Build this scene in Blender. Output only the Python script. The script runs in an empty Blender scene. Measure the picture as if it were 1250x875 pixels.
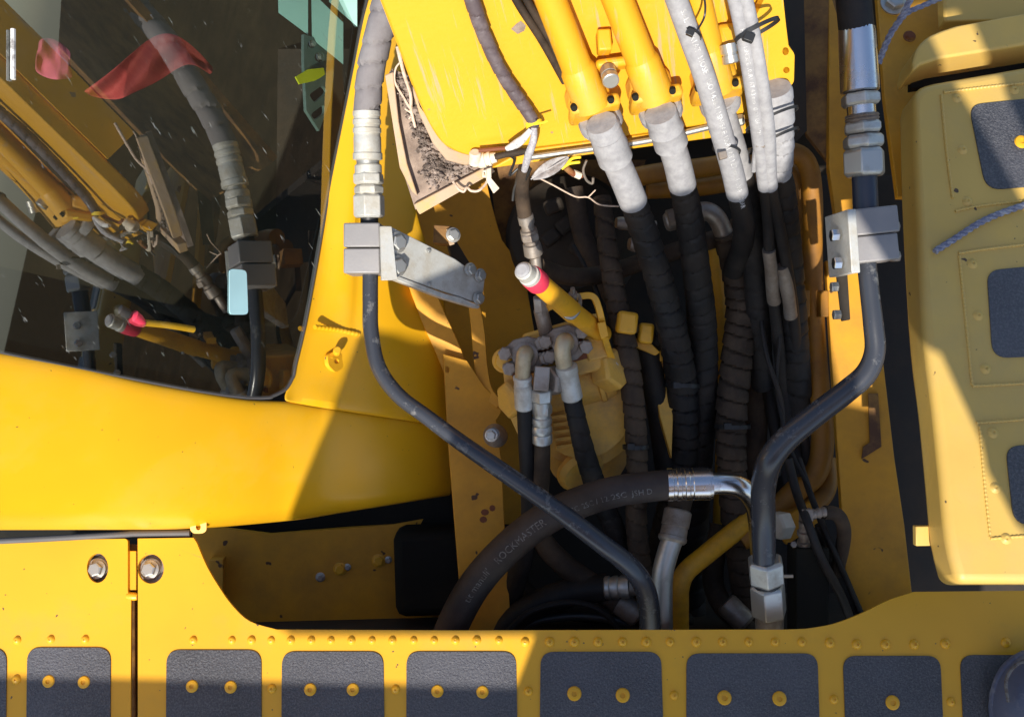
import bpy, math, random
from mathutils import Vector, Matrix
from mathutils.geometry import tessellate_polygon
random.seed(7)
sc = bpy.context.scene
COL = sc.collection

# ------------------------------------------------------------------ frame, camera, light
# Modelling frame: x right, y away over the machine, z up towards the viewer; tilted by TILT to world.
D0, K, TILT, DECK = 1.15, 0.00096, math.radians(15), 1.35
ROT = Matrix.Rotation(TILT, 4, 'X')
OFF = Vector((0, 0, DECK))
def W(v): return ROT @ Vector(v) + OFF
def WD(v): return ROT @ Vector(v)
def P(px, py, z=0.0):
    s = (D0 - z) / D0
    return Vector(((px - 625) * K * s, (437.5 - py) * K * s, z))
UPN = Vector((0, math.sin(TILT), math.cos(TILT)))      # world up in the modelling frame

cam = bpy.data.cameras.new('camera'); camo = bpy.data.objects.new('camera', cam); COL.objects.link(camo)
camo.location = W((0, 0, D0)); camo.rotation_euler = (TILT, 0, 0)
cam.sensor_width = 36; cam.lens = 36 * D0 / (1250 * K); cam.clip_start = 0.01; cam.clip_end = 500
cam.sensor_fit = 'HORIZONTAL'
sc.camera = camo

SUN = Vector((-0.12, -0.47, 0.87)).normalized()          # towards the sun, modelling frame
SW = WD(SUN)
el = math.asin(SW.z); az = math.atan2(SW.x, SW.y)
world = bpy.data.worlds.new('World'); sc.world = world; world.use_nodes = True
nt = world.node_tree; bgn = nt.nodes['Background']
sky = nt.nodes.new('ShaderNodeTexSky'); sky.sky_type = 'NISHITA'; sky.sun_disc = False
sky.sun_elevation = el; sky.sun_rotation = az
nt.links.new(sky.outputs[0], bgn.inputs[0]); bgn.inputs[1].default_value = 0.108
sl = bpy.data.lights.new('sun', 'SUN'); sl.energy = 3.8; sl.angle = math.radians(0.5); sl.color = (1, 0.95, 0.86)
so = bpy.data.objects.new('sun', sl); COL.objects.link(so)
so.rotation_euler = SW.to_track_quat('Z', 'Y').to_euler(); so.location = W((0, -3, 4))
vs = sc.view_settings
vs.view_transform = 'Standard'; vs.look = 'None'; vs.gamma = 1; vs.exposure = 0.75
try: vs.use_curve_mapping = False
except Exception: pass
sc.cycles.use_denoising = True
sc.cycles.max_bounces = 8; sc.cycles.diffuse_bounces = 5; sc.cycles.glossy_bounces = 4; sc.cycles.transparent_max_bounces = 8
sc.cycles.sample_clamp_indirect = 6

# ------------------------------------------------------------------ materials
def M(name, base, rough=0.5, metal=0.0, dirt=None, ds=14, lo=0.45, hi=0.7, dmax=1.0, chips=None, bump=0.0, bs=300,
      spec=0.5, var=0.12, dirt_rough=0.85, streak=None):
    m = bpy.data.materials.new(name); m.use_nodes = True
    t = m.node_tree; N = t.nodes; L = t.links; b = N['Principled BSDF']
    b.inputs['Metallic'].default_value = metal; b.inputs['Specular IOR Level'].default_value = spec
    tc = N.new('ShaderNodeTexCoord')
    def noise(scale, det=6, rgh=0.6):
        n = N.new('ShaderNodeTexNoise'); n.inputs['Scale'].default_value = scale
        n.inputs['Detail'].default_value = det; n.inputs['Roughness'].default_value = rgh
        L.new(tc.outputs['Object'], n.inputs['Vector']); return n
    def ramp(src, a, c):
        r = N.new('ShaderNodeMapRange'); r.inputs[1].default_value = a; r.inputs[2].default_value = c
        L.new(src, r.inputs[0]); return r.outputs[0]
    def mix(fac, A, B):
        x = N.new('ShaderNodeMix'); x.data_type = 'RGBA'
        if isinstance(fac, float): x.inputs[0].default_value = fac
        else: L.new(fac, x.inputs[0])
        for i, c in ((6, A), (7, B)):
            if isinstance(c, tuple): x.inputs[i].default_value = (*c, 1)
            else: L.new(c, x.inputs[i])
        return x.outputs[2]
    nv = noise(5, 3)
    dk = tuple(c * (1 - var) for c in base); lt = tuple(min(1, c * (1 + var)) for c in base)
    col = mix(ramp(nv.outputs[0], 0.35, 0.65), dk, lt)
    rg = None
    if dirt:
        nd = noise(ds, 9, 0.68); f = ramp(nd.outputs[0], lo, hi)
        mm = N.new('ShaderNodeMath'); mm.operation = 'MULTIPLY'; L.new(f, mm.inputs[0]); mm.inputs[1].default_value = dmax
        col = mix(mm.outputs[0], col, dirt)
        r = N.new('ShaderNodeMapRange'); r.inputs[3].default_value = rough; r.inputs[4].default_value = dirt_rough
        L.new(mm.outputs[0], r.inputs[0]); rg = r.outputs[0]
    if streak:
        mp = N.new('ShaderNodeMapping'); mp.inputs['Scale'].default_value = streak[1]
        mr = N.new('ShaderNodeMapping'); mr.inputs['Rotation'].default_value = (0, 0, streak[3])
        L.new(tc.outputs['Object'], mr.inputs[0]); L.new(mr.outputs[0], mp.inputs[0])
        n = N.new('ShaderNodeTexNoise'); n.inputs['Scale'].default_value = 1; n.inputs['Detail'].default_value = 8
        n.inputs['Roughness'].default_value = 0.7
        L.new(mp.outputs[0], n.inputs['Vector']); col = mix(ramp(n.outputs[0], streak[2], streak[2] + 0.1), col, streak[0])
    if chips:
        nc = noise(chips[1], 2, 0.5); col = mix(ramp(nc.outputs[0], chips[2], chips[2] + 0.02), col, chips[0])
    L.new(col, b.inputs['Base Color'])
    if rg: L.new(rg, b.inputs['Roughness'])
    else:
        nr = noise(40, 4); r = N.new('ShaderNodeMapRange'); r.inputs[3].default_value = rough * 0.8; r.inputs[4].default_value = min(1, rough * 1.25)
        L.new(nr.outputs[0], r.inputs[0]); L.new(r.outputs[0], b.inputs['Roughness'])
    if bump:
        nb = noise(bs, 4, 0.65); bp = N.new('ShaderNodeBump'); bp.inputs['Strength'].default_value = bump
        bp.inputs['Distance'].default_value = 0.002
        L.new(nb.outputs[0], bp.inputs['Height']); L.new(bp.outputs[0], b.inputs['Normal'])
    return m
YB = (0.77, 0.385, 0.016)
YEL = M('yellow_paint', YB, 0.38, dirt=(0.42, 0.26, 0.07), ds=9, lo=0.56, hi=0.8, dmax=0.35, chips=((0.10, 0.07, 0.04), 130, 0.735), bump=0.05, bs=90, var=0.05, streak=((0.40, 0.24, 0.06), (15, 220, 60), 0.67, .4))
YCAB = M('yellow_cab_paint', (0.79, 0.405, 0.010), 0.33, dirt=(0.58, 0.36, 0.09), ds=5, lo=0.48, hi=0.78, dmax=0.4, chips=((0.2, 0.12, 0.03), 220, 0.75), bump=0.03, bs=25, var=0.05, streak=((0.60, 0.33, 0.04), (12, 240, 90), 0.68, .3))
YBOOM = M('yellow_boom_paint', (0.72, 0.36, 0.012), 0.5, dirt=(0.52, 0.36, 0.20), ds=7, lo=0.52, hi=0.78, dmax=0.45,
          chips=((0.30, 0.2, 0.1), 45, 0.73), bump=0.15, bs=150, var=0.04, streak=((0.50, 0.33, 0.16), (9, 150, 9), 0.565, 1.15))
YTANK = M('yellow_tank_paint', (0.63, 0.40, 0.09), 0.42, dirt=(0.45, 0.31, 0.125), ds=6, lo=0.45, hi=0.75, dmax=0.6, chips=((0.10, 0.06, 0.03), 75, 0.72), bump=0.12, bs=60, var=0.08, streak=((0.28, 0.19, 0.08), (25, 180, 80), 0.66, .9))
YBAY = M('yellow_bay_paint', (0.68, 0.315, 0.014), 0.55, dirt=(0.34, 0.165, 0.03), ds=8, lo=0.42, hi=0.75, dmax=0.75, chips=((0.09, 0.04, 0.015), 45, 0.72), bump=0.1, bs=120, var=0.10)
YCAST = M('yellow_cast_iron', (0.76, 0.42, 0.065), 0.5, dirt=(0.40, 0.24, 0.10), ds=20, lo=0.42, hi=0.70, dmax=0.85, bump=0.3, bs=300, var=0.08)
YFIT = M('yellow_painted_pipe', (0.74, 0.37, 0.02), 0.4, dirt=(0.22, 0.12, 0.04), ds=18, lo=0.5, hi=0.75, dmax=0.6, bump=0.05)
YPIPE = M('dirty_orange_pipe', (0.36, 0.15, 0.008), 0.5, dirt=(0.17, 0.08, 0.025), ds=14, lo=0.42, hi=0.7, dmax=0.8, bump=0.1)
RUST = M('rusty_paint', (0.28, 0.14, 0.03), 0.7, dirt=(0.10, 0.045, 0.02), ds=20, lo=0.4, hi=0.62, bump=0.3, bs=160)
RUSTR = M('red_primer_rust', (0.20, 0.06, 0.02), 0.75, dirt=(0.36, 0.2, 0.06), ds=24, lo=0.5, hi=0.66, bump=0.3, bs=200)
YZINC = M('dull_passivated_elbow', (0.52, 0.43, 0.28), 0.48, 0.55, dirt=(0.30, 0.22, 0.13), ds=35, lo=0.45, hi=0.7, dmax=0.7, bump=0.12, bs=240)
ZINC = M('zinc_plated_steel', (0.52, 0.51, 0.47), 0.42, 0.8, dirt=(0.26, 0.20, 0.14), ds=30, lo=0.5, hi=0.72, dmax=0.55, bump=0.06, bs=220)
CHROME = M('bright_plated_steel', (0.66, 0.66, 0.68), 0.24, 1.0, dirt=(0.32, 0.30, 0.27), ds=30, lo=0.55, hi=0.75, dmax=0.5, bump=0.04, bs=150)
STEELD = M('dusty_steel', (0.34, 0.30, 0.26), 0.42, 0.65, dirt=(0.19, 0.13, 0.085), ds=22, lo=0.4, hi=0.65, dmax=0.8, bump=0.12, bs=240)
PINKZ = M('grey_cast_clamp', (0.26, 0.245, 0.24), 0.5, 0.2, dirt=(0.33, 0.31, 0.285), ds=30, lo=0.5, hi=0.75, dmax=0.4, bump=0.1, bs=300)
GALV = M('galvanised_plate', (0.60, 0.59, 0.54), 0.4, 0.35, dirt=(0.40, 0.36, 0.29), ds=45, lo=0.42, hi=0.62, dmax=0.7, bump=0.15, bs=260)
PIPEG = M('dark_grey_painted_pipe', (0.038, 0.041, 0.050), 0.27, 0.0, dirt=(0.30, 0.29, 0.27), ds=55, lo=0.58, hi=0.72, dmax=0.6, bump=0.05, var=0.12)
PIPEB = M('black_painted_pipe', (0.028, 0.034, 0.052), 0.34, 0.0, dirt=(0.16, 0.14, 0.12), ds=40, lo=0.55, hi=0.8, dmax=0.5, bump=0.06)
RUB = M('black_rubber', (0.014, 0.013, 0.013), 0.55, 0.0, dirt=(0.055, 0.042, 0.032), ds=16, lo=0.42, hi=0.75, dmax=0.75, bump=0.2, bs=350, spec=0.25)
RUBD = M('dusty_brown_rubber', (0.030, 0.021, 0.015), 0.7, 0.0, dirt=(0.11, 0.073, 0.045), ds=14, lo=0.38, hi=0.68, dmax=0.9, bump=0.25, bs=300, spec=0.25)
RUBG = M('dusty_grey_rubber', (0.15, 0.135, 0.14), 0.8, 0.0, dirt=(0.25, 0.235, 0.235), ds=18, lo=0.4, hi=0.7, dmax=0.8, bump=0.25, bs=280)
RUBM = M('brown_black_hose', (0.032, 0.025, 0.023), 0.5, 0.0, dirt=(0.085, 0.063, 0.05), ds=12, lo=0.42, hi=0.7, dmax=0.8, bump=0.12, bs=350, spec=0.25)
HGREY = M('sunlit_overspray_grey', (0.29, 0.282, 0.288), 0.75, 0.0, dirt=(0.43, 0.42, 0.42), ds=110, lo=0.38, hi=0.68, dmax=0.7, bump=0.16, bs=520, spec=0.2)  # overspray grey for sunlit hose stretches; the light is put into the colour
BLK = M('black_plastic', (0.018, 0.018, 0.018), 0.45, 0.0, dirt=(0.08, 0.06, 0.045), ds=20, lo=0.5, hi=0.75, dmax=0.6)
BLKM = M('matt_black_steel', (0.012, 0.012, 0.010), 0.8, 0.0, dirt=(0.035, 0.03, 0.018), ds=9, lo=0.5, hi=0.8, dmax=0.6, spec=0.15)
DARKB = M('dark_greasy_steel', (0.022, 0.016, 0.010), 0.8, 0.0, dirt=(0.055, 0.032, 0.015), ds=9, lo=0.45, hi=0.7, dmax=0.7, bump=0.4, bs=60)
GRIP = M('anti_slip_grit', (0.052, 0.051, 0.062), 0.5, 0.0, dirt=(0.15, 0.145, 0.15), ds=430, lo=0.45, hi=0.7, dmax=0.8, bump=1.0, bs=480, spec=0.6, dirt_rough=0.45, var=0.35)
DUST = M('packed_dirt', (0.19, 0.14, 0.11), 0.95, 0.0, dirt=(0.36, 0.27, 0.21), ds=40, lo=0.4, hi=0.65, bump=0.8, bs=180)
DUSTY = M('dust_coated_paint', (0.46, 0.325, 0.215), 0.9, 0.0, dirt=(0.62, 0.36, 0.07), ds=18, lo=0.5, hi=0.68, dmax=0.8, bump=0.3, bs=160)
ROCK = M('gravel_crumb', (0.09, 0.066, 0.052), 0.95, 0.0, dirt=(0.38, 0.30, 0.25), ds=60, lo=0.4, hi=0.6, bump=0.5, bs=200)
TWIG = M('dry_twig', (0.62, 0.47, 0.36), 0.85, 0.0, dirt=(0.30, 0.2, 0.12), ds=80, lo=0.5, hi=0.7, bump=0.3)
LEAFM = M('dry_leaf', (0.42, 0.40, 0.39), 0.8, 0.0, dirt=(0.26, 0.22, 0.2), ds=90, lo=0.45, hi=0.65, bump=0.4)
CREAM = M('cream_plastic_connector', (0.72, 0.62, 0.48), 0.55, 0.0, dirt=(0.42, 0.32, 0.22), ds=50, lo=0.5, hi=0.75, dmax=0.7)
TAPEM = M('purple_grey_loom_tape', (0.10, 0.075, 0.08), 0.55, 0.0, dirt=(0.24, 0.2, 0.2), ds=30, lo=0.45, hi=0.7, dmax=0.7, bump=0.25, bs=250)
SLEEVE = M('woven_grey_sleeve', (0.34, 0.32, 0.34), 0.8, 0.0, dirt=(0.5, 0.48, 0.48), ds=300, lo=0.45, hi=0.6, bump=0.8, bs=600)
YWIRE = M('yellow_wire', (0.85, 0.62, 0.03), 0.5)
RED = M('red_band', (0.70, 0.045, 0.09), 0.45, dirt=(0.75, 0.3, 0.3), ds=50, lo=0.55, hi=0.75, dmax=0.5)
CLOTH = M('red_cloth', (0.30, 0.035, 0.03), 0.9, var=0.25)
PINK = M('pink_cloth', (0.34, 0.06, 0.11), 0.9, var=0.35)
TEAL = M('pale_teal_panel', (0.28, 0.47, 0.43), 0.6, dirt=(0.24, 0.36, 0.33), ds=20, lo=0.5, hi=0.8, dmax=0.4)
TEALD = M('grey_green_metal', (0.14, 0.19, 0.17), 0.45, dirt=(0.3, 0.36, 0.33), ds=30, lo=0.55, hi=0.75, dmax=0.6)
TAGY = M('neon_yellow_tag', (0.85, 0.80, 0.02), 0.6)
LBL = M('white_print', (0.62, 0.60, 0.58), 0.7, dirt=(0.2, 0.18, 0.17), ds=150, lo=0.48, hi=0.62, dmax=0.8)
LBLH = M('worn_white_print', (0.72, 0.71, 0.70), 0.8, dirt=(0.36, 0.35, 0.34), ds=130, lo=0.40, hi=0.56)
LBLD = M('faded_print', (0.17, 0.158, 0.145), 0.8, dirt=(0.08, 0.06, 0.05), ds=170, lo=0.46, hi=0.60)
STICK = M('pale_blue_sticker', (0.45, 0.72, 0.76), 0.5)
ROPEM = M('blue_grey_rope', (0.22, 0.22, 0.30), 0.9, dirt=(0.38, 0.38, 0.42), ds=120, lo=0.45, hi=0.6, bump=0.8, bs=500)
DENIM = M('grey_blue_rubber_toe', (0.09, 0.10, 0.15), 0.6, dirt=(0.30, 0.29, 0.29), ds=25, lo=0.5, hi=0.68, dmax=0.8, bump=0.3, bs=120)
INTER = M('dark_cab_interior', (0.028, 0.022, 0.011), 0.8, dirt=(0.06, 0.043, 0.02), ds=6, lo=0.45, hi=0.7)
FRIT = M('black_window_border', (0.006, 0.004, 0.004), 0.7, var=0.2)
RIM = M('rubber_seal', (0.09, 0.085, 0.085), 0.6)
def glass_mat():
    m = bpy.data.materials.new('tinted_cab_glass'); m.use_nodes = True
    t = m.node_tree; N = t.nodes; L = t.links; N.remove(N['Principled BSDF'])
    tr = N.new('ShaderNodeBsdfTransparent'); tr.inputs[0].default_value = (0.80, 0.85, 0.82, 1)
    gl = N.new('ShaderNodeBsdfGlossy'); gl.inputs[0].default_value = (0.95, 0.97, 0.95, 1); gl.inputs['Roughness'].default_value = 0.012
    fr = N.new('ShaderNodeFresnel'); fr.inputs[0].default_value = 2.8
    mx = N.new('ShaderNodeMixShader')
    tc = N.new('ShaderNodeTexCoord'); mp = N.new('ShaderNodeMapping'); mp.inputs['Scale'].default_value = (30, 260, 60)
    mr = N.new('ShaderNodeMapping'); mr.inputs['Rotation'].default_value = (0, 0, 1.0); L.new(tc.outputs['Object'], mr.inputs[0])
    nz = N.new('ShaderNodeTexNoise'); nz.inputs['Scale'].default_value = 1; nz.inputs['Detail'].default_value = 2
    L.new(mr.outputs[0], mp.inputs[0]); L.new(mp.outputs[0], nz.inputs['Vector'])
    rp = N.new('ShaderNodeMapRange'); rp.inputs[1].default_value = 0.715; rp.inputs[2].default_value = 0.77; rp.inputs[4].default_value = 0.45
    L.new(nz.outputs[0], rp.inputs[0])
    df = N.new('ShaderNodeBsdfDiffuse'); df.inputs[0].default_value = (0.45, 0.46, 0.42, 1)   # dust smears on the pane
    mx2 = N.new('ShaderNodeMixShader')
    geo = N.new('ShaderNodeNewGeometry'); inv = N.new('ShaderNodeMath'); inv.operation = 'SUBTRACT'; inv.inputs[0].default_value = 1; L.new(geo.outputs['Backfacing'], inv.inputs[1])
    mu = N.new('ShaderNodeMath'); mu.operation = 'MULTIPLY'; L.new(fr.outputs[0], mu.inputs[0]); L.new(inv.outputs[0], mu.inputs[1]); L.new(mu.outputs[0], mx.inputs[0]); L.new(tr.outputs[0], mx.inputs[1]); L.new(gl.outputs[0], mx.inputs[2])
    L.new(rp.outputs[0], mx2.inputs[0]); L.new(mx.outputs[0], mx2.inputs[1]); L.new(df.outputs[0], mx2.inputs[2])
    L.new(mx2.outputs[0], N['Material Output'].inputs[0]); return m
GLASS = glass_mat()

# ------------------------------------------------------------------ helpers
ORG = {}
def tag(o, label=None, cat=None, group=None, kind=None):
    if label: o['label'] = label
    if cat: o['category'] = cat
    if group: o['group'] = group
    if kind: o['kind'] = kind
    return o
def thing(name, label, cat, at, group=None):
    o = bpy.data.objects.new(name, None); COL.objects.link(o); o.empty_display_size = 0.02
    o.location = W(P(*at)); ORG[o.name] = o.location.copy()
    return tag(o, label, cat, group)
def mesh(name, verts, faces, mat, parent=None, smooth=35, bevel=0.0, label=None, cat=None, group=None, kind=None, bseg=2):
    wv = [W(v) for v in verts]
    if parent is not None: org = ORG[parent.name]
    else:
        org = Vector((sum(v.x for v in wv), sum(v.y for v in wv), sum(v.z for v in wv))) / len(wv)
    me = bpy.data.meshes.new(name); me.from_pydata([v - org for v in wv], [], faces); me.validate()
    if smooth:
        me.shade_smooth(); me.set_sharp_from_angle(angle=math.radians(smooth))
    me.materials.append(mat)
    o = bpy.data.objects.new(name, me); COL.objects.link(o)
    if parent is not None: o.parent = parent
    else: o.location = org
    ORG[o.name] = org
    if bevel:
        b = o.modifiers.new('bevel', 'BEVEL'); b.width = bevel; b.segments = bseg; b.limit_method = 'ANGLE'; b.angle_limit = math.radians(38)
        b.harden_normals = False
    return tag(o, label, cat, group, kind)
def inst(name, me, pos, zdir, parent, xdir=(1, 0, 0), scale=1.0):
    z = WD(zdir).normalized(); x = WD(xdir); x = (x - z * x.dot(z)).normalized(); y = z.cross(x)
    o = bpy.data.objects.new(name, me); COL.objects.link(o); o.parent = parent
    R = Matrix((x, y, z)).transposed().to_4x4()
    o.matrix_local = Matrix.Translation(W(pos) - ORG[parent.name]) @ R @ Matrix.Diagonal((scale,) * 3 + (1,))
    ORG[o.name] = ORG[parent.name]
    return o
def ring_mesh(name, prof, segs, mat, smooth=35, rot=0.0):          # local lathe mesh about z, metres
    v = []; f = []
    for z, r in prof:
        for i in range(segs):
            a = rot + 2 * math.pi * i / segs; v.append((r * math.cos(a), r * math.sin(a), z))
    n = len(prof)
    for j in range(n - 1):
        for i in range(segs):
            k = (i + 1) % segs; f.append((j * segs + i, j * segs + k, (j + 1) * segs + k, (j + 1) * segs + i))
    f.append(tuple(range(segs))[::-1]); f.append(tuple(range((n - 1) * segs, n * segs)))
    me = bpy.data.meshes.new(name); me.from_pydata(v, [], f)
    if smooth: me.shade_smooth(); me.set_sharp_from_angle(angle=math.radians(smooth))
    me.materials.append(mat); return me
def smoothpts(pts, res=7):
    n = len(pts); out = []
    for i in range(n - 1):
        p0 = pts[max(0, i - 1)]; p1 = pts[i]; p2 = pts[i + 1]; p3 = pts[min(n - 1, i + 2)]
        for j in range(res):
            t = j / res
            out.append(tuple(0.5 * (2 * b + (c - a) * t + (2 * a - 5 * b + 4 * c - d) * t * t + (3 * b - a - 3 * c + d) * t ** 3)
                             for a, b, c, d in zip(p0, p1, p2, p3)))
    out.append(tuple(pts[-1])); return out
def sweep(pts, r, res=7, step=None):
    rl = r if isinstance(r, (list, tuple)) else [r] * len(pts)
    q = smoothpts([(*P(*p), rr * K * (D0 - p[2]) / D0) for p, rr in zip(pts, rl)], res)
    if step:
        c = [Vector(x[:3]) for x in q]; acc = [0]
        for a, b in zip(c, c[1:]): acc.append(acc[-1] + (b - a).length)
        n = max(2, int(acc[-1] / step)); out = []; j = 0
        for i in range(n + 1):
            s = acc[-1] * i / n
            while j < len(acc) - 2 and acc[j + 1] < s: j += 1
            t = (s - acc[j]) / max(1e-9, acc[j + 1] - acc[j])
            out.append(tuple(a + (b - a) * t for a, b in zip(q[j], q[j + 1])))
        q = out
    c = [Vector(x[:3]) for x in q]; rad = [x[3] for x in q]
    fr = []; T = (c[1] - c[0]).normalized(); nrm = T.orthogonal().normalized()
    for i in range(len(c)):
        t2 = (c[min(i + 1, len(c) - 1)] - c[max(0, i - 1)]).normalized()
        nrm = (nrm - t2 * nrm.dot(t2)).normalized(); fr.append((t2, nrm, t2.cross(nrm)))
    return c, rad, fr
def tube(name, pts, r, mat, parent=None, segs=20, res=7, wrap=None, amp=0.07, wob=0.0, hand=1, ribs=None, **kw):
    c, rad, fr = sweep(pts, r, res, wrap * K / 9 if wrap else (ribs * K / 6 if ribs else None))
    v = []; s = 0
    ph = random.random() * 9
    for i, (p, rr, (t, n, b)) in enumerate(zip(c, rad, fr)):
        if i: s += (c[i] - c[i - 1]).length
        for k in range(segs):
            a = 2 * math.pi * k / segs; m = 1.0
            if wrap:
                u = s / (wrap * K) + hand * a / (2 * math.pi) + 0.25 * math.sin(s * 31 + ph) + 0.10 * math.sin(s * 140 + ph * 2)
                u -= math.floor(u); m = 1 + amp * (u - 0.5) if u > 0.12 else 1 - amp * 2.0
            elif ribs:
                m = 1 + amp * math.sin(2 * math.pi * s / (ribs * K))
            if wob: m += wob * math.sin(s * 90 + ph + 2 * math.sin(a + s * 20))
            v.append(p + (n * math.cos(a) + b * math.sin(a)) * rr * m)
    f = []
    for j in range(len(c) - 1):
        for k in range(segs):
            k2 = (k + 1) % segs; f.append((j * segs + k, j * segs + k2, (j + 1) * segs + k2, (j + 1) * segs + k))
    f.append(tuple(range(segs))[::-1]); f.append(tuple(range((len(c) - 1) * segs, len(c) * segs)))
    return mesh(name, v, f, mat, parent, smooth=40, **kw)
def lathe(name, a, b, prof, mat, parent=None, segs=24, smooth=30, rot=0.0, **kw):    # a, b: (px,py,z); prof: (t, r px)
    A = P(*a); B = P(*b); ax = B - A; T = ax.normalized(); n = T.orthogonal()
    cz = Vector((0, 0, 1)); q = cz - T * cz.dot(T)
    n = q.normalized() if q.length > 1e-3 else n.normalized(); bb = T.cross(n)
    v = []; f = []
    for t, r in prof:
        rr = r * K * (D0 - (a[2] + (b[2] - a[2]) * t)) / D0; p = A + ax * t
        for k in range(segs):
            g = rot + 2 * math.pi * k / segs; v.append(p + (n * math.cos(g) + bb * math.sin(g)) * rr)
    m = len(prof)
    for j in range(m - 1):
        for k in range(segs):
            k2 = (k + 1) % segs; f.append((j * segs + k, j * segs + k2, (j + 1) * segs + k2, (j + 1) * segs + k))
    f.append(tuple(range(segs))[::-1]); f.append(tuple(range((m - 1) * segs, m * segs)))
    return mesh(name, v, f, mat, parent, smooth=smooth, **kw)
def hexn(name, a, b, r, mat, parent=None, rot=0.0, **kw):
    L = (P(*b) - P(*a)).length / (K * r); c = min(0.3, 0.14 / max(L, 0.01))
    o = lathe(name, a, b, [(0, r * .86), (c, r), (1 - c, r), (1, r * .86)], mat, parent, segs=6, smooth=15, rot=rot, bevel=r * K * 0.05, **kw)
    return o
def plane3(a, b, c):
    A, B, C = P(*a), P(*b), P(*c); n = (B - A).cross(C - A).normalized()
    if n.z < 0: n = -n
    return A, n
def planeN(a, n): return P(*a), Vector(n).normalized()
def on(px, py, pl, off=0.0):
    A, n = pl; cam_ = Vector((0, 0, D0)); d = P(px, py, 0) - cam_
    t = (A + n * off - cam_).dot(n) / d.dot(n); return cam_ + d * t
def zz(px, py, pl, off=0.0): return on(px, py, pl, off).z
def rnd(poly, r, seg=5):
    out = []; n = len(poly); rr = r if isinstance(r, (list, tuple)) else [r] * n
    for i in range(n):
        p = Vector(poly[i]); a = Vector(poly[i - 1]) - p; b = Vector(poly[(i + 1) % n]) - p
        d = min(rr[i], a.length * .49, b.length * .49)
        if d < 0.3: out.append(tuple(p)); continue
        A = p + a.normalized() * d; B = p + b.normalized() * d
        for k in range(seg + 1):
            t = k / seg; out.append(tuple(A * (1 - t) ** 2 + p * 2 * t * (1 - t) + B * t * t))
    return out
def curve2(pts, res=6): return smoothpts(pts, res)
def slab(name, poly, pl, th, mat, parent=None, holes=(), off=0.0, bevel=0.0, smooth=30, **kw):
    A, n = pl; loops = [poly] + [list(h) for h in holes]
    v3 = [[on(x, y, pl, off) for x, y in lp] for lp in loops]
    ex = Vector((1, 0, 0)); ex = (ex - n * ex.dot(n)).normalized(); ey = n.cross(ex)
    flat = [[Vector((p.dot(ex), p.dot(ey), 0)) for p in lp] for lp in v3]
    tris = tessellate_polygon(flat)
    top = [p for lp in v3 for p in lp]; N = len(top)
    v = top + [p - n * th for p in top]; f = []
    for t in tris:
        a, b, c = t
        if (top[b] - top[a]).cross(top[c] - top[a]).dot(n) < 0: a, c = c, a
        f.append((a, b, c)); f.append((c + N, b + N, a + N))
    o = 0
    for li, lp in enumerate(v3):
        m = len(lp); area = sum(flat[li][i].x * flat[li][(i + 1) % m].y - flat[li][(i + 1) % m].x * flat[li][i].y for i in range(m))
        ccw = (area > 0) == (li == 0)
        for i in range(m):
            a, b = o + i, o + (i + 1) % m
            f.append((a, a + N, b + N, b) if ccw else (b, b + N, a + N, a))
        o += m
    return mesh(name, v, f, mat, parent, smooth=smooth, bevel=bevel, **kw)
def box(name, c, w, h, d, mat, parent=None, rot=0.0, tiltx=0.0, tilty=0.0, bevel=0.0015, taper=1.0, **kw):
    s = K * (D0 - c[2]) / D0; C = P(*c)
    R = Matrix.Rotation(math.radians(rot), 3, 'Z') @ Matrix.Rotation(math.radians(tiltx), 3, 'X') @ Matrix.Rotation(math.radians(tilty), 3, 'Y')
    v = []
    for sz in (-1, 1):
        for sx, sy in ((-1, -1), (1, -1), (1, 1), (-1, 1)):
            t = taper if sz > 0 else 1
            v.append(C + R @ Vector((sx * w * s / 2 * t, sy * h * s / 2 * t, sz * d * s / 2)))
    f = [(3, 2, 1, 0), (4, 5, 6, 7), (0, 1, 5, 4), (1, 2, 6, 5), (2, 3, 7, 6), (3, 0, 4, 7)]
    return mesh(name, v, f, mat, parent, smooth=30, bevel=bevel, **kw)
def surf(name, rows, mat, parent=None, th=0.0, smooth=40, **kw):      # rows of modelling-frame points
    n = len(rows[0]); v = [p for r in rows for p in r]; f = []
    for j in range(len(rows) - 1):
        for i in range(n - 1):
            a = j * n + i; f.append((a, a + n, a + n + 1, a + 1))
    o = mesh(name, v, f, mat, parent, smooth=smooth, **kw)
    if th:
        m = o.modifiers.new('thickness', 'SOLIDIFY'); m.thickness = th; m.offset = -1 if True else 0
    return o
def text2d(s, size):
    cu = bpy.data.curves.new('lettering', 'FONT'); cu.body = s; cu.size = size; cu.resolution_u = 2
    o = bpy.data.objects.new('lettering', cu); COL.objects.link(o)
    dg = bpy.context.evaluated_depsgraph_get(); me = o.evaluated_get(dg).to_mesh()
    v = [tuple(x.co) for x in me.vertices]; f = [tuple(p.vertices) for p in me.polygons]
    o.evaluated_get(dg).to_mesh_clear(); bpy.data.objects.remove(o); bpy.data.curves.remove(cu); return v, f
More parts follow.
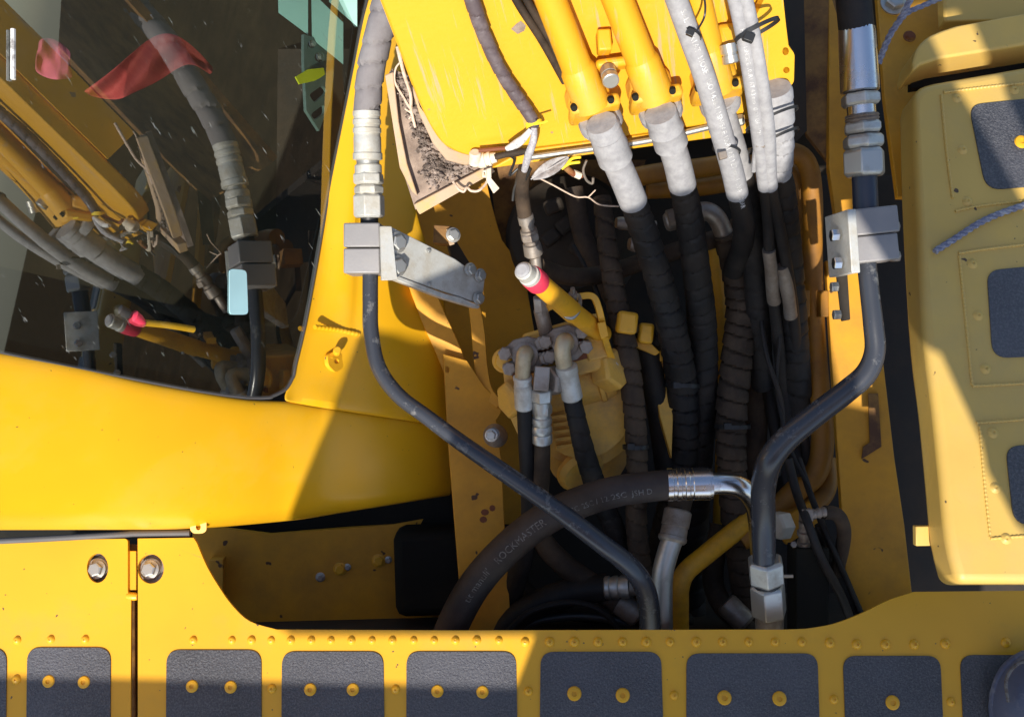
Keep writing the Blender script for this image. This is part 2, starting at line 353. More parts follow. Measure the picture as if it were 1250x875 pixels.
def hosetext(s, pts, r, start, size, mat, parent, ang=0.0, sx=1.0, lift=0.0005, name='printed_lettering'):
    c, rad, fr = sweep(pts, r, 12); acc = [0]
    for a, b in zip(c, c[1:]): acc.append(acc[-1] + (b - a).length)
    v2, f = text2d(s, size * K); v = []
    for x, y, _ in v2:
        q = start * K + x * sx; j = 0
        while j < len(acc) - 2 and acc[j + 1] < q: j += 1
        t = (q - acc[j]) / (acc[j + 1] - acc[j]); p = c[j].lerp(c[j + 1], t); R = rad[j] + lift
        T = (c[j + 1] - c[j]).normalized(); nv = (Vector((0, 0, D0)) - p).normalized(); nv = (nv - T * nv.dot(T)).normalized(); b = nv.cross(T)
        a = ang + (y - size * K * 0.35) / R
        v.append(p + (nv * math.cos(a) + b * math.sin(a)) * R)
    return mesh(name, v, f, mat, parent, smooth=0)

# shared small pieces (metres)
ST_PLATE = ring_mesh('stud', [(-.001, .0052), (.0, .0050), (.0018, .0040), (.0032, .0024), (.0034, .0012), (.0026, .0010)], 12, YEL)
ST_PAD = ring_mesh('pad_stud', [(-.001, .0088), (.0008, .0086), (.0032, .0070), (.0042, .0040), (.0040, .0030), (.0026, .0026)], 16, YEL)
ST_TANK = ring_mesh('tank_stud', [(-.001, .0075), (.0, .0074), (.0022, .0052), (.0034, .0030), (.0032, .0014), (.0024, .0010)], 14, YTANK)
def bolt_mesh(name, r, h, mat, washer=True):
    p = []
    v = []; f = []
    def add(prof, segs, rot=0):
        o = len(v)
        for z, rr in prof:
            for i in range(segs):
                a = rot + 2 * math.pi * i / segs; v.append((rr * math.cos(a), rr * math.sin(a), z))
        m = len(prof)
        for j in range(m - 1):
            for i in range(segs):
                k = (i + 1) % segs; f.append((o + j * segs + i, o + j * segs + k, o + (j + 1) * segs + k, o + (j + 1) * segs + i))
        f.append(tuple(range(o + (m - 1) * segs, o + m * segs)))
    if washer: add([(-.001, r * 1.32), (h * .22, r * 1.32), (h * .25, r * 1.25), (h * .25, r * .6)], 20)
    add([(0, r), (h * .88, r), (h, r * .84)], 6, 0.3)
    add([(h * .9, r * .72), (h * 1.03, r * .68)], 14)
    me = bpy.data.meshes.new(name); me.from_pydata(v, [], f); me.shade_smooth(); me.set_sharp_from_angle(angle=math.radians(25)); me.materials.append(mat); return me
BZ = bolt_mesh('bolt', .0085, .008, ZINC); BZS = bolt_mesh('small_bolt', .0065, .006, ZINC); BST = bolt_mesh('flange_bolt', .0098, .008, STEELD, False)
BYEL = bolt_mesh('painted_bolt', .012, .010, YFIT); BRUS = bolt_mesh('rusty_bolt', .010, .008, RUSTR)
def tie(name, at, r, tilt, parent, mat=BLK, head=True, h=3.2, th=0.9):   # cable tie ring round something at a point, image-plane tilt in degrees
    C = P(*at); s = K * (D0 - at[2]) / D0; g = math.radians(tilt)
    ax = Vector((math.cos(g), math.sin(g), 0)); zx = Vector((0, 0, 1)); up = ax.cross(zx).normalized(); up = -up
    v = []; f = []; n = 28
    for i in range(n):
        a = 2 * math.pi * i / n; d = ax * math.cos(a) * r[0] + zx * math.sin(a) * r[1]
        for e, hh in ((1, -h / 2), (1, h / 2)):
            v.append(C + d * s + up * hh * s)
        dn = d.normalized()
        v.append(C + (d + dn * th) * s + up * h / 2 * s); v.append(C + (d + dn * th) * s - up * h / 2 * s)
    for i in range(n):
        a = i * 4; b = ((i + 1) % n) * 4
        f += [(a + 1, a + 2, b + 2, b + 1), (a + 2, a + 3, b + 3, b + 2), (a + 3, a, b, b + 3), (a, a + 1, b + 1, b)]
    o = mesh(name, v, f, mat, parent)
    return o

# ================================================================== THE SETTING
SOIL = M('brown_soil', (0.042, 0.027, 0.014), 1.0, dirt=(0.022, 0.015, 0.008), ds=3, lo=0.4, hi=0.65, bump=0.6, bs=8, spec=0.0, dirt_rough=1.0)
gm = bpy.data.meshes.new('ground'); gm.from_pydata([(-60, -60, 0), (60, -60, 0), (60, 60, 0), (-60, 60, 0)], [], [(0, 1, 2, 3)]); gm.materials.append(SOIL)
go = bpy.data.objects.new('ground', gm); COL.objects.link(go); tag(go, kind='structure')
slab('engine_bay_floor', [(150, 60), (1300, 60), (1300, 860), (150, 860)], planeN((625, 440, -0.50), (0, 0.1, 1)), 0.02, DARKB, kind='structure')
def wall_strip(name, a, b, z0, z1, mat):
    v = [P(*a, z0), P(*b, z0), P(*b, z1), P(*a, z1)]
    A, B = P(*a, z0), P(*b, z0); n = Vector((0, 0, 1)).cross(B - A).normalized() * 0.012
    v2 = [A, B, B + Vector((0, 0, z1 - z0)), A + Vector((0, 0, z1 - z0))]; v2 += [p + n for p in v2]
    return mesh(name, v2, [(0, 1, 2, 3), (7, 6, 5, 4), (0, 4, 5, 1), (1, 5, 6, 2), (2, 6, 7, 3), (3, 7, 4, 0)], mat, kind='structure')
wall_strip('engine_bay_wall_near', (150, 830), (1250, 830), -0.06, -0.52, DARKB)
wall_strip('engine_bay_wall_far', (1300, 150), (560, 150), -0.2, -0.52, DARKB)

# ================================================================== WALKWAY PANELS
PLT = planeN((625, 820, 0.02), UPN)
def ell(cx, cy, rx, ry, n=24): return [(cx + rx * math.cos(2 * math.pi * i / n), cy + ry * math.sin(2 * math.pi * i / n)) for i in range(n)]
wr = thing('walkway_panel', 'long yellow walkway panel with studs and dark grip pads, right of the seam', 'panel', (625, 820, .11), 'walkway panels along the near edge')
top = [(168, 657), (236, 656)] + curve2([(240, 662), (252, 690), (266, 714), (283, 738), (305, 758), (338, 768)], 4) + [(560, 769), (900, 768), (960, 768)] + \
      curve2([(985, 767), (1018, 761), (1052, 748), (1085, 732), (1116, 722)], 4) + [(1300, 720)]
slab('plate', top + [(1300, 960), (168, 960)], PLT, 0.006, YEL, wr, holes=[ell(184, 694, 16, 18)], bevel=0.0008)
wl = thing('walkway_panel', 'short yellow walkway panel with one hex bolt, left of the seam', 'panel', (60, 800, .11), 'walkway panels along the near edge')
slab('plate', rnd([(-60, 661), (156, 657), (156, 722), (160, 730), (159, 960), (-60, 960)], [0, 5, 2, 2, 0, 0]), PLT, 0.006, YEL, wl, holes=[ell(119, 693, 13, 18)], bevel=0.0008)
slab('seam_backing', [(148, 664), (178, 664), (178, 960), (148, 960)], PLT, 0.003, RUST, wl, off=-0.016)
slab('hinge_plate', [(156, 672), (166, 672), (166, 720), (156, 720)], PLT, 0.004, YEL, wl, off=-0.004, bevel=0.0006)
lathe('seam_pin', (161, 727, zz(161, 727, PLT) - .006), (162.5, 960, zz(162, 960, PLT) - .006), [(0, 3.8), (1, 3.8)], RUST, wl, segs=10)
lathe('hinge_knuckle', (155, 727, zz(155, 727, PLT) - .003), (168, 728, zz(168, 728, PLT) - .003), [(0, 4), (.3, 5), (.7, 5), (1, 4)], YEL, wl, segs=12)
for par, x, w in ((wl, 119, 13), (wr, 184, 16)):
    slab('bolt_seat', ell(x, 692, w + 8, 26), PLT, 0.003, STEELD, par, off=-0.0135)
    lathe('washer', (x, 694, zz(x, 694, PLT) - .0135), (x, 693.2, zz(x, 694, PLT) - .009), [(0, 13), (.8, 13), (1, 12)], ZINC, par)
    inst('bolt', BZ, on(x - 1, 695, PLT, -.009), UPN, par, scale=1.0)
def pads(par, lst, y1=960):
    for (x0, x1, y0, xb0, xb1) in lst:
        r = 17
        slab('anti_slip_pad', rnd([(x0, y0), (x1, y0), (xb1, y1), (xb0, y1)], [r, r, 0, 0], 7), PLT, 0.0022, GRIP, par, off=0.0016, bevel=0.0005)
pads(wl, [(-60, 8, 791, -60, 6), (33, 135, 790, 31, 134)])
pads(wr, [(203, 319, 793, 202, 319), (344, 468, 795, 343, 470), (496, 630, 795, 496, 633), (660, 807, 795, 658, 812), (838, 998, 797, 838, 1003), (1029, 1148, 800, 1035, 1155), (1172, 1300, 799, 1180, 1300)])
for x, y in ((21, 781), (62, 780), (104, 780)): inst('stud', ST_PLATE, on(x, y, PLT), UPN, wl)
for x in (236, 283, 307, 331, 355, 380, 404, 429, 454, 479, 505, 530, 556, 582, 609, 641, 671, 701, 730, 760, 789, 818, 850, 882, 914, 946, 979): inst('stud', ST_PLATE, on(x, 781 + (x > 640) * 2, PLT), UPN, wr, scale=0.92 + 0.2 * random.random() + (x > 640) * .1)
for x, y in ((1013, 784), (1046, 786), (1081, 786), (1116, 786), (1154, 785), (1228, 784)): inst('stud', ST_PLATE, on(x, y, PLT), UPN, wr, scale=1.2)
for x, y in ((332, 840), (483, 841), (645, 843), (823, 848), (1018, 853), (1161, 856)): inst('stud', ST_PLATE, on(x, y, PLT), UPN, wr, scale=1.05)
inst('stud', ST_PLATE, on(20, 829, PLT), UPN, wl, scale=1.1)
for x, y in ((60, 831), (103, 832)): inst('pad_stud', ST_PAD, on(x, y, PLT), UPN, wl, scale=.9)
for x, y in ((235, 837), (282, 838), (379, 841), (431, 841), (534, 843), (589, 844), (701, 846), (760, 848), (884, 851), (951, 852), (1089, 857)): inst('pad_stud', ST_PAD, on(x, y, PLT), UPN, wr, scale=.9 + (x > 640) * .12)
# sealing strip between cab and panels
tube('rubber_seal_strip', [(-30, 662, -.02), (60, 657, -.02), (150, 652, -.022), (166, 651, -.022), (232, 650, -.022)], 4, RIM, None, segs=10, label='grey rubber seal strip along the top edge of the left walkway panels', cat='seal')
# rounded boot toe at the corner of the frame
bt = thing('boot', 'rounded grey blue boot toe at the bottom right corner', 'boot', (1260, 850, .035))
rows = []
for j in range(13):
    a = math.pi / 2 * j / 12; row = []
    for i in range(25):
        g = 2 * math.pi * i / 24; rr = math.cos(a)
        row.append(P(1262, 862, .035) + Vector((0.052 * rr * math.cos(g), 0.066 * rr * math.sin(g), 0.05 * math.sin(a))))
    rows.append(row)
surf('toe_cap', rows, DENIM, bt)
tube('stitched_seam', [(1231, 856, .07), (1228, 832, .07), (1236, 815, .073), (1252, 806, .075), (1275, 806, .075)], 2.2, LBLD, bt, segs=8)
tube('sole_edge', [(1213, 880, .04), (1212, 850, .04), (1221, 822, .04), (1240, 803, .04), (1275, 795, .04)], 4, DENIM, bt, segs=8)

# ================================================================== TANK / TOOL BOX ON THE RIGHT
TNK = planeN((1180, 700, 0.17), UPN)
tk = thing('tank', 'dusty yellow riveted tank with rounded edges and dark grip pads on the right', 'tank', (1200, 600, .1))
edge = curve2([(1170, 712), (1157, 660), (1150, 590), (1141, 500), (1131, 420), (1124, 320), (1119, 220), (1117, 120)], 3) + curve2([(1119, 112), (1126, 104), (1142, 99)], 3)
slab('top_shell', [(1330, 712)] + edge + [(1330, 66)], TNK, 0.05, YTANK, tk, bevel=0.013, bseg=5)
slab('lid', [(1330, 42), (1148, 71), (1124, 79), (1115, 86)] + curve2([(1114, 76), (1120, 58), (1136, 43), (1165, 32)], 3) + [(1330, 2)], TNK, 0.05, YTANK, tk, bevel=0.003, bseg=3)
slab('slot_backing', [(1112, 108), (1140, 104), (1330, 72), (1330, 30), (1130, 66), (1112, 80)], TNK, 0.01, BLKM, tk, off=-0.045)
box('tab', (1138, 653, zz(1138, 653, TNK) - .05), 44, 24, 10, YTANK, tk, rot=1, bevel=0.001)
for i, pts in enumerate(([(1152, 113), (1200, 107), (1300, 96)], [(1149, 116), (1155, 180), (1163, 242)], [(1166, 258), (1200, 251), (1300, 240)],
            [(1170, 309), (1210, 303), (1300, 293)], [(1171, 312), (1179, 390), (1187, 470)], [(1187, 471), (1300, 465)],
            [(1192, 516), (1300, 508)], [(1196, 520), (1202, 590), (1209, 655)], [(1209, 657), (1300, 650)])):
    tube('weld_seam', [(x, y, zz(x, y, TNK, .0004)) for x, y in pts], 1.7, YTANK, tk, segs=8, ribs=4.5, amp=.18)
for poly in ([(1183, 128), (1330, 112), (1330, 222), (1204, 232)], [(1205, 330), (1330, 318), (1330, 432), (1212, 437)], [(1228, 545), (1330, 535), (1330, 640), (1238, 640)]):
    slab('anti_slip_pad', rnd(poly, [16, 0, 0, 20], 6), TNK, 0.0022, GRIP, tk, off=0.0016, bevel=0.0005)
for x, y in ((1168, 120), (1175, 183), (1238, 110), (1181, 246), (1187, 322), (1194, 385), (1203, 450), (1212, 528), (1215, 595), (1228, 657)):
    inst('stud', ST_TANK, on(x, y, TNK), UPN, tk, scale=0.8)
inst('pad_stud', ST_PAD, on(1246, 174, TNK), UPN, tk)
# structure behind the tank
bk = thing('frame_plate', 'yellow frame plate with hex bolt above the tank lid', 'plate', (1120, 60, -.1))
slab('plate', [(1068, -40), (1330, -40), (1330, 110), (1150, 240), (1096, 240), (1080, 120)], planeN((1100, 60, -.10), UPN), 0.01, YBAY, bk, bevel=.001)
slab('upper_ledge', [(1150, -40), (1330, -40), (1330, 22), (1153, 26)], planeN((1200, 0, -.05), UPN), 0.02, YTANK, bk, bevel=.003)
inst('bolt', BZ, P(1090, 5, zz(1090, 5, planeN((1100, 60, -.10), UPN))), UPN, bk, scale=1.5)
inst('bolt', BRUS, P(1110, 45, zz(1110, 45, planeN((1100, 60, -.10), UPN))), UPN, bk, scale=.6)
def rope(name, pts, r, label):
    t = thing(name, label, 'rope', pts[0])
    for k in range(3):
        c, rad, fr = sweep(pts, r, 8, 0.0022); v = []; f = []; s = 0; S = 9
        for i, (p, rr, (T, n, b)) in enumerate(zip(c, rad, fr)):
            if i: s += (c[i] - c[i - 1]).length
            g = s * 260 + k * 2 * math.pi / 3; q = p + (n * math.cos(g) + b * math.sin(g)) * rr * .48
            for m in range(S):
                a = 2 * math.pi * m / S; v.append(q + (n * math.cos(a) + b * math.sin(a)) * rr * .56)
        for j in range(len(c) - 1):
            for m in range(S): f.append((j * S + m, j * S + (m + 1) % S, (j + 1) * S + (m + 1) % S, (j + 1) * S + m))
        f.append(tuple(range(S))[::-1]); f.append(tuple(range((len(c) - 1) * S, len(c) * S)))
        mesh('strand', v, f, ROPEM, t)
zt = lambda x, y: zz(x, y, TNK, .004)
rope('rope', [(1141, 307, zt(1141, 307)), (1165, 292, zt(1165, 292)), (1200, 270, zt(1200, 270)), (1240, 254, zt(1240, 254)), (1300, 236, zt(1300, 236))], 4.2, 'frayed blue grey rope end lying on the tank between the pads')
rope('rope', [(1072, 78, .0), (1086, 44, .01), (1100, 22, .02), (1114, -6, .03), (1124, -30, .03)], 4.0, 'grey twisted rope hanging beside the chrome ferrule, straight strand')
rope('rope', [(1092, 34, .005), (1108, 16, .0), (1130, 6, .0), (1160, -8, .0), (1190, -30, .0)], 3.4, 'thinner grey rope strand curving off over the frame plate')

# ================================================================== CAB ON THE LEFT
CABP = plane3((0, 440, .28), (380, 440, -.075), (0, 60, .262))
def cabpt(px, py, off=0.0):
    p = on(min(px, 400), py, CABP, off); z = p.z
    if px > 400:
        u = px - 400; z = z - 0.0004 * u - 0.0000040 * u * u
    return P(px, py, z)
cb = thing('cab', 'yellow operator cab with large dusty tinted side window on the left', 'cab', (200, 560, .1))
gl_r = [(470, -60), (447, 0), (434, 70), (418, 150), (400, 240), (384, 330), (371, 400), (360, 445)]
glass_out = [(-60, -60)] + gl_r + curve2([(357, 458), (347, 475), (328, 484), (300, 484)], 4) + [(240, 477), (130, 456), (40, 438), (-60, 417)]
pane = slab('window_pane', glass_out, CABP, 0.004, GLASS, cb, off=0.0)
inner = [(-60, 312), (40, 334), (120, 352), (220, 374), (300, 392), (335, 399)] + curve2([(345, 399), (357, 392), (364, 380)], 3) + [(380, 310), (400, 225), (420, 120), (436, 0), (440, -60)]
slab('window_border', [(-60, 417), (40, 438), (130, 456), (240, 477), (300, 484), (328, 484), (347, 475), (357, 458)] + gl_r[::-1] + inner[::-1], CABP, 0.002, FRIT, cb, off=-0.0062)
sealp = [(x, y) for x, y in [(-60, 417), (40, 438), (130, 456), (240, 477), (300, 485)] + curve2([(328, 485), (348, 475), (358, 458)], 4) + gl_r[::-1]]
tube('window_seal', [(x, y, zz(x, y, CABP, -.002)) for x, y in sealp], 2.6, RIM, cb, segs=8, res=2)
# lower panel (bottom edge rolls under)
def ybot(x): return 642 - (0 if x < 240 else (x - 240) * 0.09 if x < 360 else 10.8 + (x - 360) * 0.16)
def ytop(x):
    if x <= 300: return [417 + 0.175 * (x + 60)][0] + (3 if x < 200 else 5) if x < 130 else 456 + (x - 130) * .172 + 4
    if x <= 345: return 490
    return 490 + (x - 345) * 0.155
def lowpt(x, t):
    y0, y1 = ytop(x), ybot(x); y = y0 + (y1 - y0) * min(t, 1.0); z = cabpt(x, y).z
    z -= (0.62 if x < 340 else 0.62 - 0.45 * min(1, (x - 340) / 160)) * (y - y0) * K * .9
    z += 0.008 * math.sin(math.pi * min(1, t)) - (0.005 * (1 - t / .05) if t < .05 else 0)
    k = 1 if x < 360 else max(.25, 1 - (x - 360) / 120)
    z -= k * 0.045 * (max(0, t - .86) / .16) ** 2.2 + (0.06 * (t - 1) / .02 if t > 1 else 0)
    return P(x, y, z)
def lowz(x, y): return lowpt(x, (y - ytop(x)) / (ybot(x) - ytop(x))).z
cols = [-60, -20, 40, 100, 160, 220, 260, 300, 330, 345, 370, 400, 430, 455, 480, 505, 525, 540, 547, 549]
rows = []
for t in (0, .03, .08, .2, .4, .6, .78, .88, .93, .96, .98, 1.0, 1.015, 1.02):
    row = []
    for x in cols:
        row.append(lowpt(x, t))
    rows.append(row)
lp = surf('lower_panel', rows, YCAB, cb, th=0.004); lp.modifiers[0].offset = 1
ss = lp.modifiers.new('smooth', 'SUBSURF'); ss.levels = 1; ss.render_levels = 1
# pillar between the window and the bay
def xg(y):
    pts = gl_r + [(357, 458), (345, 480), (345, 520)]
    for (x0, y0), (x1, y1) in zip(pts, pts[1:]):
        if y0 <= y <= y1: return x0 + (x1 - x0) * (y - y0) / (y1 - y0)
    return 345
def xr(y):
    pts = [(488, -60), (482, 60), (488, 180), (506, 280), (535, 350), (545, 420), (549, 560)]
    for (x0, y0), (x1, y1) in zip(pts, pts[1:]):
        if y0 <= y <= y1: return x0 + (x1 - x0) * (y - y0) / (y1 - y0)
    return 549
rows = []
for y in (-60, -20, 20, 60, 100, 140, 180, 220, 260, 300, 340, 380, 420, 450, 470, 484, 490):
    a, b = xg(y) + 3, xr(y); row = []
    for t in (0, .03, .08, .16, .24, .30, .34, .42, .5, .6, .7, .8, .9, 1):
        x = a + (b - a) * t; yy = y + (x - 345) * 0.155 * max(0, (y - 380) / 110); p = cabpt(x, yy)
        n = CABP[1]
        hgt = 0.002 + 0.010 * (1 if .10 < t < .29 else 0) * 1 + (0.005 if .29 < t < 2 else 0)
        if t < .05: hgt = -0.004
        row.append(p + n * hgt * (1 if y < 485 else .2))
    rows.append(row)
pl_ = surf('corner_pillar', rows, YCAB, cb, th=0.003); pl_.modifiers[0].offset = 1
ss = pl_.modifiers.new('smooth', 'SUBSURF'); ss.levels = 1; ss.render_levels = 1
# cover flap on the pillar with weld line, hole tab and latch lug
flap = rnd([(386, 400), (440, 404), (436, 425), (409, 494), (350, 488), (352, 474), (366, 440)], [3, 3, 0, 2, 12, 6, 0], 4)
CABQ = (CABP[0] + CABP[1] * 0.012, CABP[1])
tube('weld_seam', [(384, 399, cabpt(384, 399, .012).z), (410, 402, cabpt(410, 402, .012).z), (438, 408, cabpt(438, 408, .007).z)], 3.0, YCAB, cb, segs=10, ribs=6, amp=.08)
lug = slab('hole_tab', rnd([(401, 446), (400, 433), (408, 429), (420, 434), (419, 449), (410, 455)], 4, 4), CABQ, 0.006, YEL, cb, off=0.0075, holes=[ell(411, 441, 3, 3, 12)], bevel=.0008)
lathe('tab_pin', (411, 430, cabpt(411, 430, .016).z), (412, 427, cabpt(412, 427, .022).z), [(0, 5), (.8, 5), (1, 4)], YEL, cb, segs=10)
slab('latch_lug', rnd([(232, 636), (252, 634), (252, 648), (247, 651), (236, 651), (232, 647)], 3, 3), planeN((242, 640, lowz(242, 638) + .004), (0.2, -.1, 1)), 0.008, YEL, cb, holes=[ell(242, 643, 3, 4, 12)], bevel=.001)
slab('underside', [(-60, 600), (548, 585), (560, 660), (250, 668), (-60, 668)], planeN((250, 640, -.30), (0, 0, 1)), 0.01, BLKM, cb)
# inside the cab, seen through the window
def inn(x, y, d): return on(x, y, CABP, -d)
def iz(x, y, d): return inn(x, y, d).z
CABI = (CABP[0], CABP[1])
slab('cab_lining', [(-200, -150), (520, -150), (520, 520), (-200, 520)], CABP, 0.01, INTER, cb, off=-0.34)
wv = lambda i, j: 0.010 * math.sin(i * 1.1 + j * .7) + 0.006 * math.sin(i * 2.3 - j)
def cloth(name, top, bot, d, mat, label):
    n = len(top); rows = []; cx, cy = top[n // 2]; cpl = planeN((cx, cy + 25, iz(cx, cy + 25, d)), (.45, -.45, .8))
    for j in range(7):
        t = j / 6; rows.append([on(a[0] + (b[0] - a[0]) * t, a[1] + (b[1] - a[1]) * t, cpl, wv(i, j)) for i, (a, b) in enumerate(zip(top, bot))])
    o = surf(name, rows, mat, None, th=0.002, label=label, cat='cloth'); s = o.modifiers.new('smooth', 'SUBSURF'); s.levels = 2; s.render_levels = 2
cloth('cloth', curve2([(100, 112), (140, 85), (178, 50), (200, 40), (225, 48), (262, 84)], 2), curve2([(112, 118), (140, 122), (160, 116), (195, 100), (230, 76), (258, 92)], 2), 0.07, CLOTH, 'crumpled red cloth behind the cab window')
cloth('cloth', curve2([(46, 50), (58, 46), (78, 54), (84, 62)], 2), curve2([(44, 88), (58, 96), (76, 98), (90, 96)], 2), 0.06, PINK, 'small crumpled pink cloth behind the cab window, far left')
pn = thing('document_board', 'pale teal boards inside the cab near the top of the window', 'board', (390, 40, -.1))
for poly in ([(338, -60), (376, -60), (376, 43), (340, 16)], [(380, -10), (419, 28), (419, 79), (381, 48)], [(400, -60), (436, -60), (436, 33), (402, 3)]):
    slab('board_sheet', poly, planeN((390, 20, iz(390, 20, .03)), (.25, -.45, .85)), 0.004, TEAL, pn)
sb = thing('slotted_bracket', 'grey green slotted bracket inside the cab below the pale panels', 'bracket', (385, 100, -.1))
slab('bracket_plate', [(371, 42), (384, 46), (404, 66), (408, 90), (404, 120), (390, 160), (374, 135), (371, 75)], CABI, 0.005, TEALD, sb, off=-0.045,
     holes=[rnd([(377, 116), (394, 104), (400, 112), (384, 126)], 4, 3), rnd([(379, 140), (396, 127), (397, 138), (384, 147)], 4, 3), ell(381, 54, 5, 5, 14), ell(390, 70, 6, 6, 14)], bevel=.001)
for x, y in ((381, 54), (390, 70)): inst('bolt', BZS, inn(x, y, .05), CABP[1], sb, scale=.7)
slab('tag', [(361, 94), (376, 85), (395, 83), (397, 91), (390, 96), (384, 99), (366, 103)], CABI, 0.002, TAGY, None, off=-0.03, label='small neon yellow tag hanging inside the cab window', cat='tag')
slab('sticker', rnd([(280, 328), (301, 330), (303, 384), (280, 384)], 5, 3), CABP, 0.001, STICK, None, off=0.0016, label='pale blue rectangular sticker on the lower cab window', cat='sticker')
hl = thing('cab_lever', 'dark lever with yellow grip seen low through the cab window', 'lever', (190, 392, .0))
tube('grip', [(176, 394, iz(176, 394, .004)), (205, 397, iz(205, 397, .004)), (236, 402, iz(236, 402, .004))], 4.2, YFIT, hl, segs=12)
lathe('collar', (158, 384, iz(158, 384, .004)), (176, 396, iz(176, 396, .004)), [(0, 3), (.2, 9), (.6, 8), (1, 4)], RED, hl, segs=14)
lathe('knob', (140, 376, iz(140, 376, .004)), (158, 386, iz(158, 386, .004)), [(0, 3), (.2, 8), (.8, 8), (1, 5)], BLK, hl, segs=14)
tube('window_strip', [(16, 36, iz(16, 36, -.003)), (16, 66, iz(16, 66, -.003)), (16, 97, iz(16, 97, -.003))], 3.2, LBL, None, segs=8, label='narrow white strip stuck on the far left of the cab window', cat='strip')

# ================================================================== FRAME PLATES IN THE BAY
fw = thing('bay_side_wall', 'dull yellow curved inner wall left of the swing motor', 'wall', (560, 300, -.3))
slab('wall_sheet', [(440, 40), (560, 120)] + curve2([(588, 180), (596, 230), (606, 270), (613, 293)], 4) + [(640, 330), (655, 420), (655, 640), (480, 640), (480, 400), (440, 300)], planeN((560, 300, -.30), (0.35, -.1, 1)), 0.012, YBAY, fw, bevel=.001)
slab('rear_ring', curve2([(590, 170), (600, 230), (618, 300), (700, 330), (760, 260)], 4) + [(800, 170)], planeN((650, 250, -.40), (0, -.1, 1)), 0.012, RUST, fw)
fk = thing('frame_bracket', 'tall yellow frame plate with forked ribs left of the swing motor', 'plate', (590, 700, -.25))
FKP = planeN((585, 600, -.185), (0.12, 0.05, 1))
slab('main_plate', [(541, 432), (570, 440), (590, 470), (612, 492), (612, 504), (606, 512), (612, 560), (616, 640), (626, 800), (568, 800), (555, 640), (547, 540)], FKP, 0.010, YBAY, fk, bevel=.001, holes=[ell(546, 451, 2.6, 4, 10)])
def rib(name, pts, w, th, par, mat=YBAY):
    c, rad, fr = sweep(pts, w, 6); v = []; f = []
    for p, rr, (T, n, b) in zip(c, rad, fr):
        side = Vector((0, 0, 1)).cross(T).normalized(); up = T.cross(side); up = up if up.z > 0 else -up
        v += [p - side * rr, p + side * rr, p + side * rr - up * th, p - side * rr - up * th]
    m = len(c)
    for j in range(m - 1):
        for k in range(4): f.append((j * 4 + k, j * 4 + (k + 1) % 4, (j + 1) * 4 + (k + 1) % 4, (j + 1) * 4 + k))
    f += [(0, 1, 2, 3), (4 * m - 1, 4 * m - 2, 4 * m - 3, 4 * m - 4)]
    return mesh(name, v, f, mat, par, smooth=30, bevel=.0008)
rib('rib', [(512, 345, -.16), (530, 390, -.19), (550, 435, -.205), (568, 490, -.205), (578, 540, -.20)], [14, 15, 15, 13, 12], .012, fk)
rib('rib', [(576, 356, -.19), (583, 400, -.2), (587, 445, -.2), (594, 476, -.195), (610, 494, -.19)], [6, 8, 8, 7, 5], .02, fk)
for x, y in ((592, 625), (601, 620), (590, 634)):
    slab('paint_chip', ell(x, y, 3 + random.random() * 3, 4, 8), FKP, 0.0004, RUSTR, fk, off=0.0006)
lbm = thing('lower_crossmember', 'dark yellow cross member with bolts below the cab edge', 'beam', (400, 720, -.2))
LBP = planeN((400, 700, -.29), (0.1, -.05, 1))
slab('web_plate', [(235, 640), (330, 652), (480, 640), (560, 625), (560, 830), (235, 830)], LBP, 0.01, YBAY, lbm)
slab('end_stub', [(255, 683), (272, 683), (272, 740), (255, 740)], LBP, 0.02, YBAY, lbm, off=.02, bevel=.001)
for x, y, b in ((391, 704, BZ), (415, 694, BYEL), (424, 692, BZS), (462, 684, BYEL), (474, 683, BZS)): inst('bolt', b, on(x, y, LBP, .001), LBP[1], lbm, scale=.62)
box('solenoid_box', (528, 694, -.27), 88, 104, 60, BLKM, None, rot=2, bevel=.014, label='black box beside the lower cross member, left of the thick hose', cat='box')
rp_ = thing('frame_post', 'yellow upright frame plate between the right pipe and the tank', 'plate', (1060, 600, -.15))
RPP = planeN((1060, 520, -.14), (-0.05, 0.1, 1))
slab('main_plate', [(1008, 318), (1050, 324), (1064, 360), (1078, 440), (1092, 560), (1104, 640), (1114, 730), (1114, 800), (1038, 800), (1030, 660), (1022, 540), (1014, 420)], RPP, 0.012, YBAY, rp_, bevel=.001)
slab('inner_flange', [(1060, 480), (1072, 480), (1076, 545), (1052, 560), (1054, 545), (1062, 540)], RPP, 0.002, RUST, rp_, off=.003)
slab('upper_plate', [(1012, -60), (1034, -60), (1038, 120), (1052, 330), (1030, 330), (1012, 205)], planeN((1030, 150, -.11), (0, .15, 1)), 0.012, YBAY, rp_, bevel=.001)
rs = thing('rusty_plate', 'rusty brown plate hanging left of the chrome hose ferrule', 'plate', (1000, 100, -.1))
slab('sheet', [(955, -60), (1022, -60), (1024, 206), (1016, 204), (985, 165), (972, 120)], planeN((1000, 80, -.13), (-.2, .1, 1)), 0.012, RUST, rs, bevel=.001)
slab('dark_sheet', [(930, -60), (980, -60), (985, 160), (965, 180), (940, 120)], planeN((960, 60, -.10), (.3, 0, 1)), 0.02, DARKB, rs)

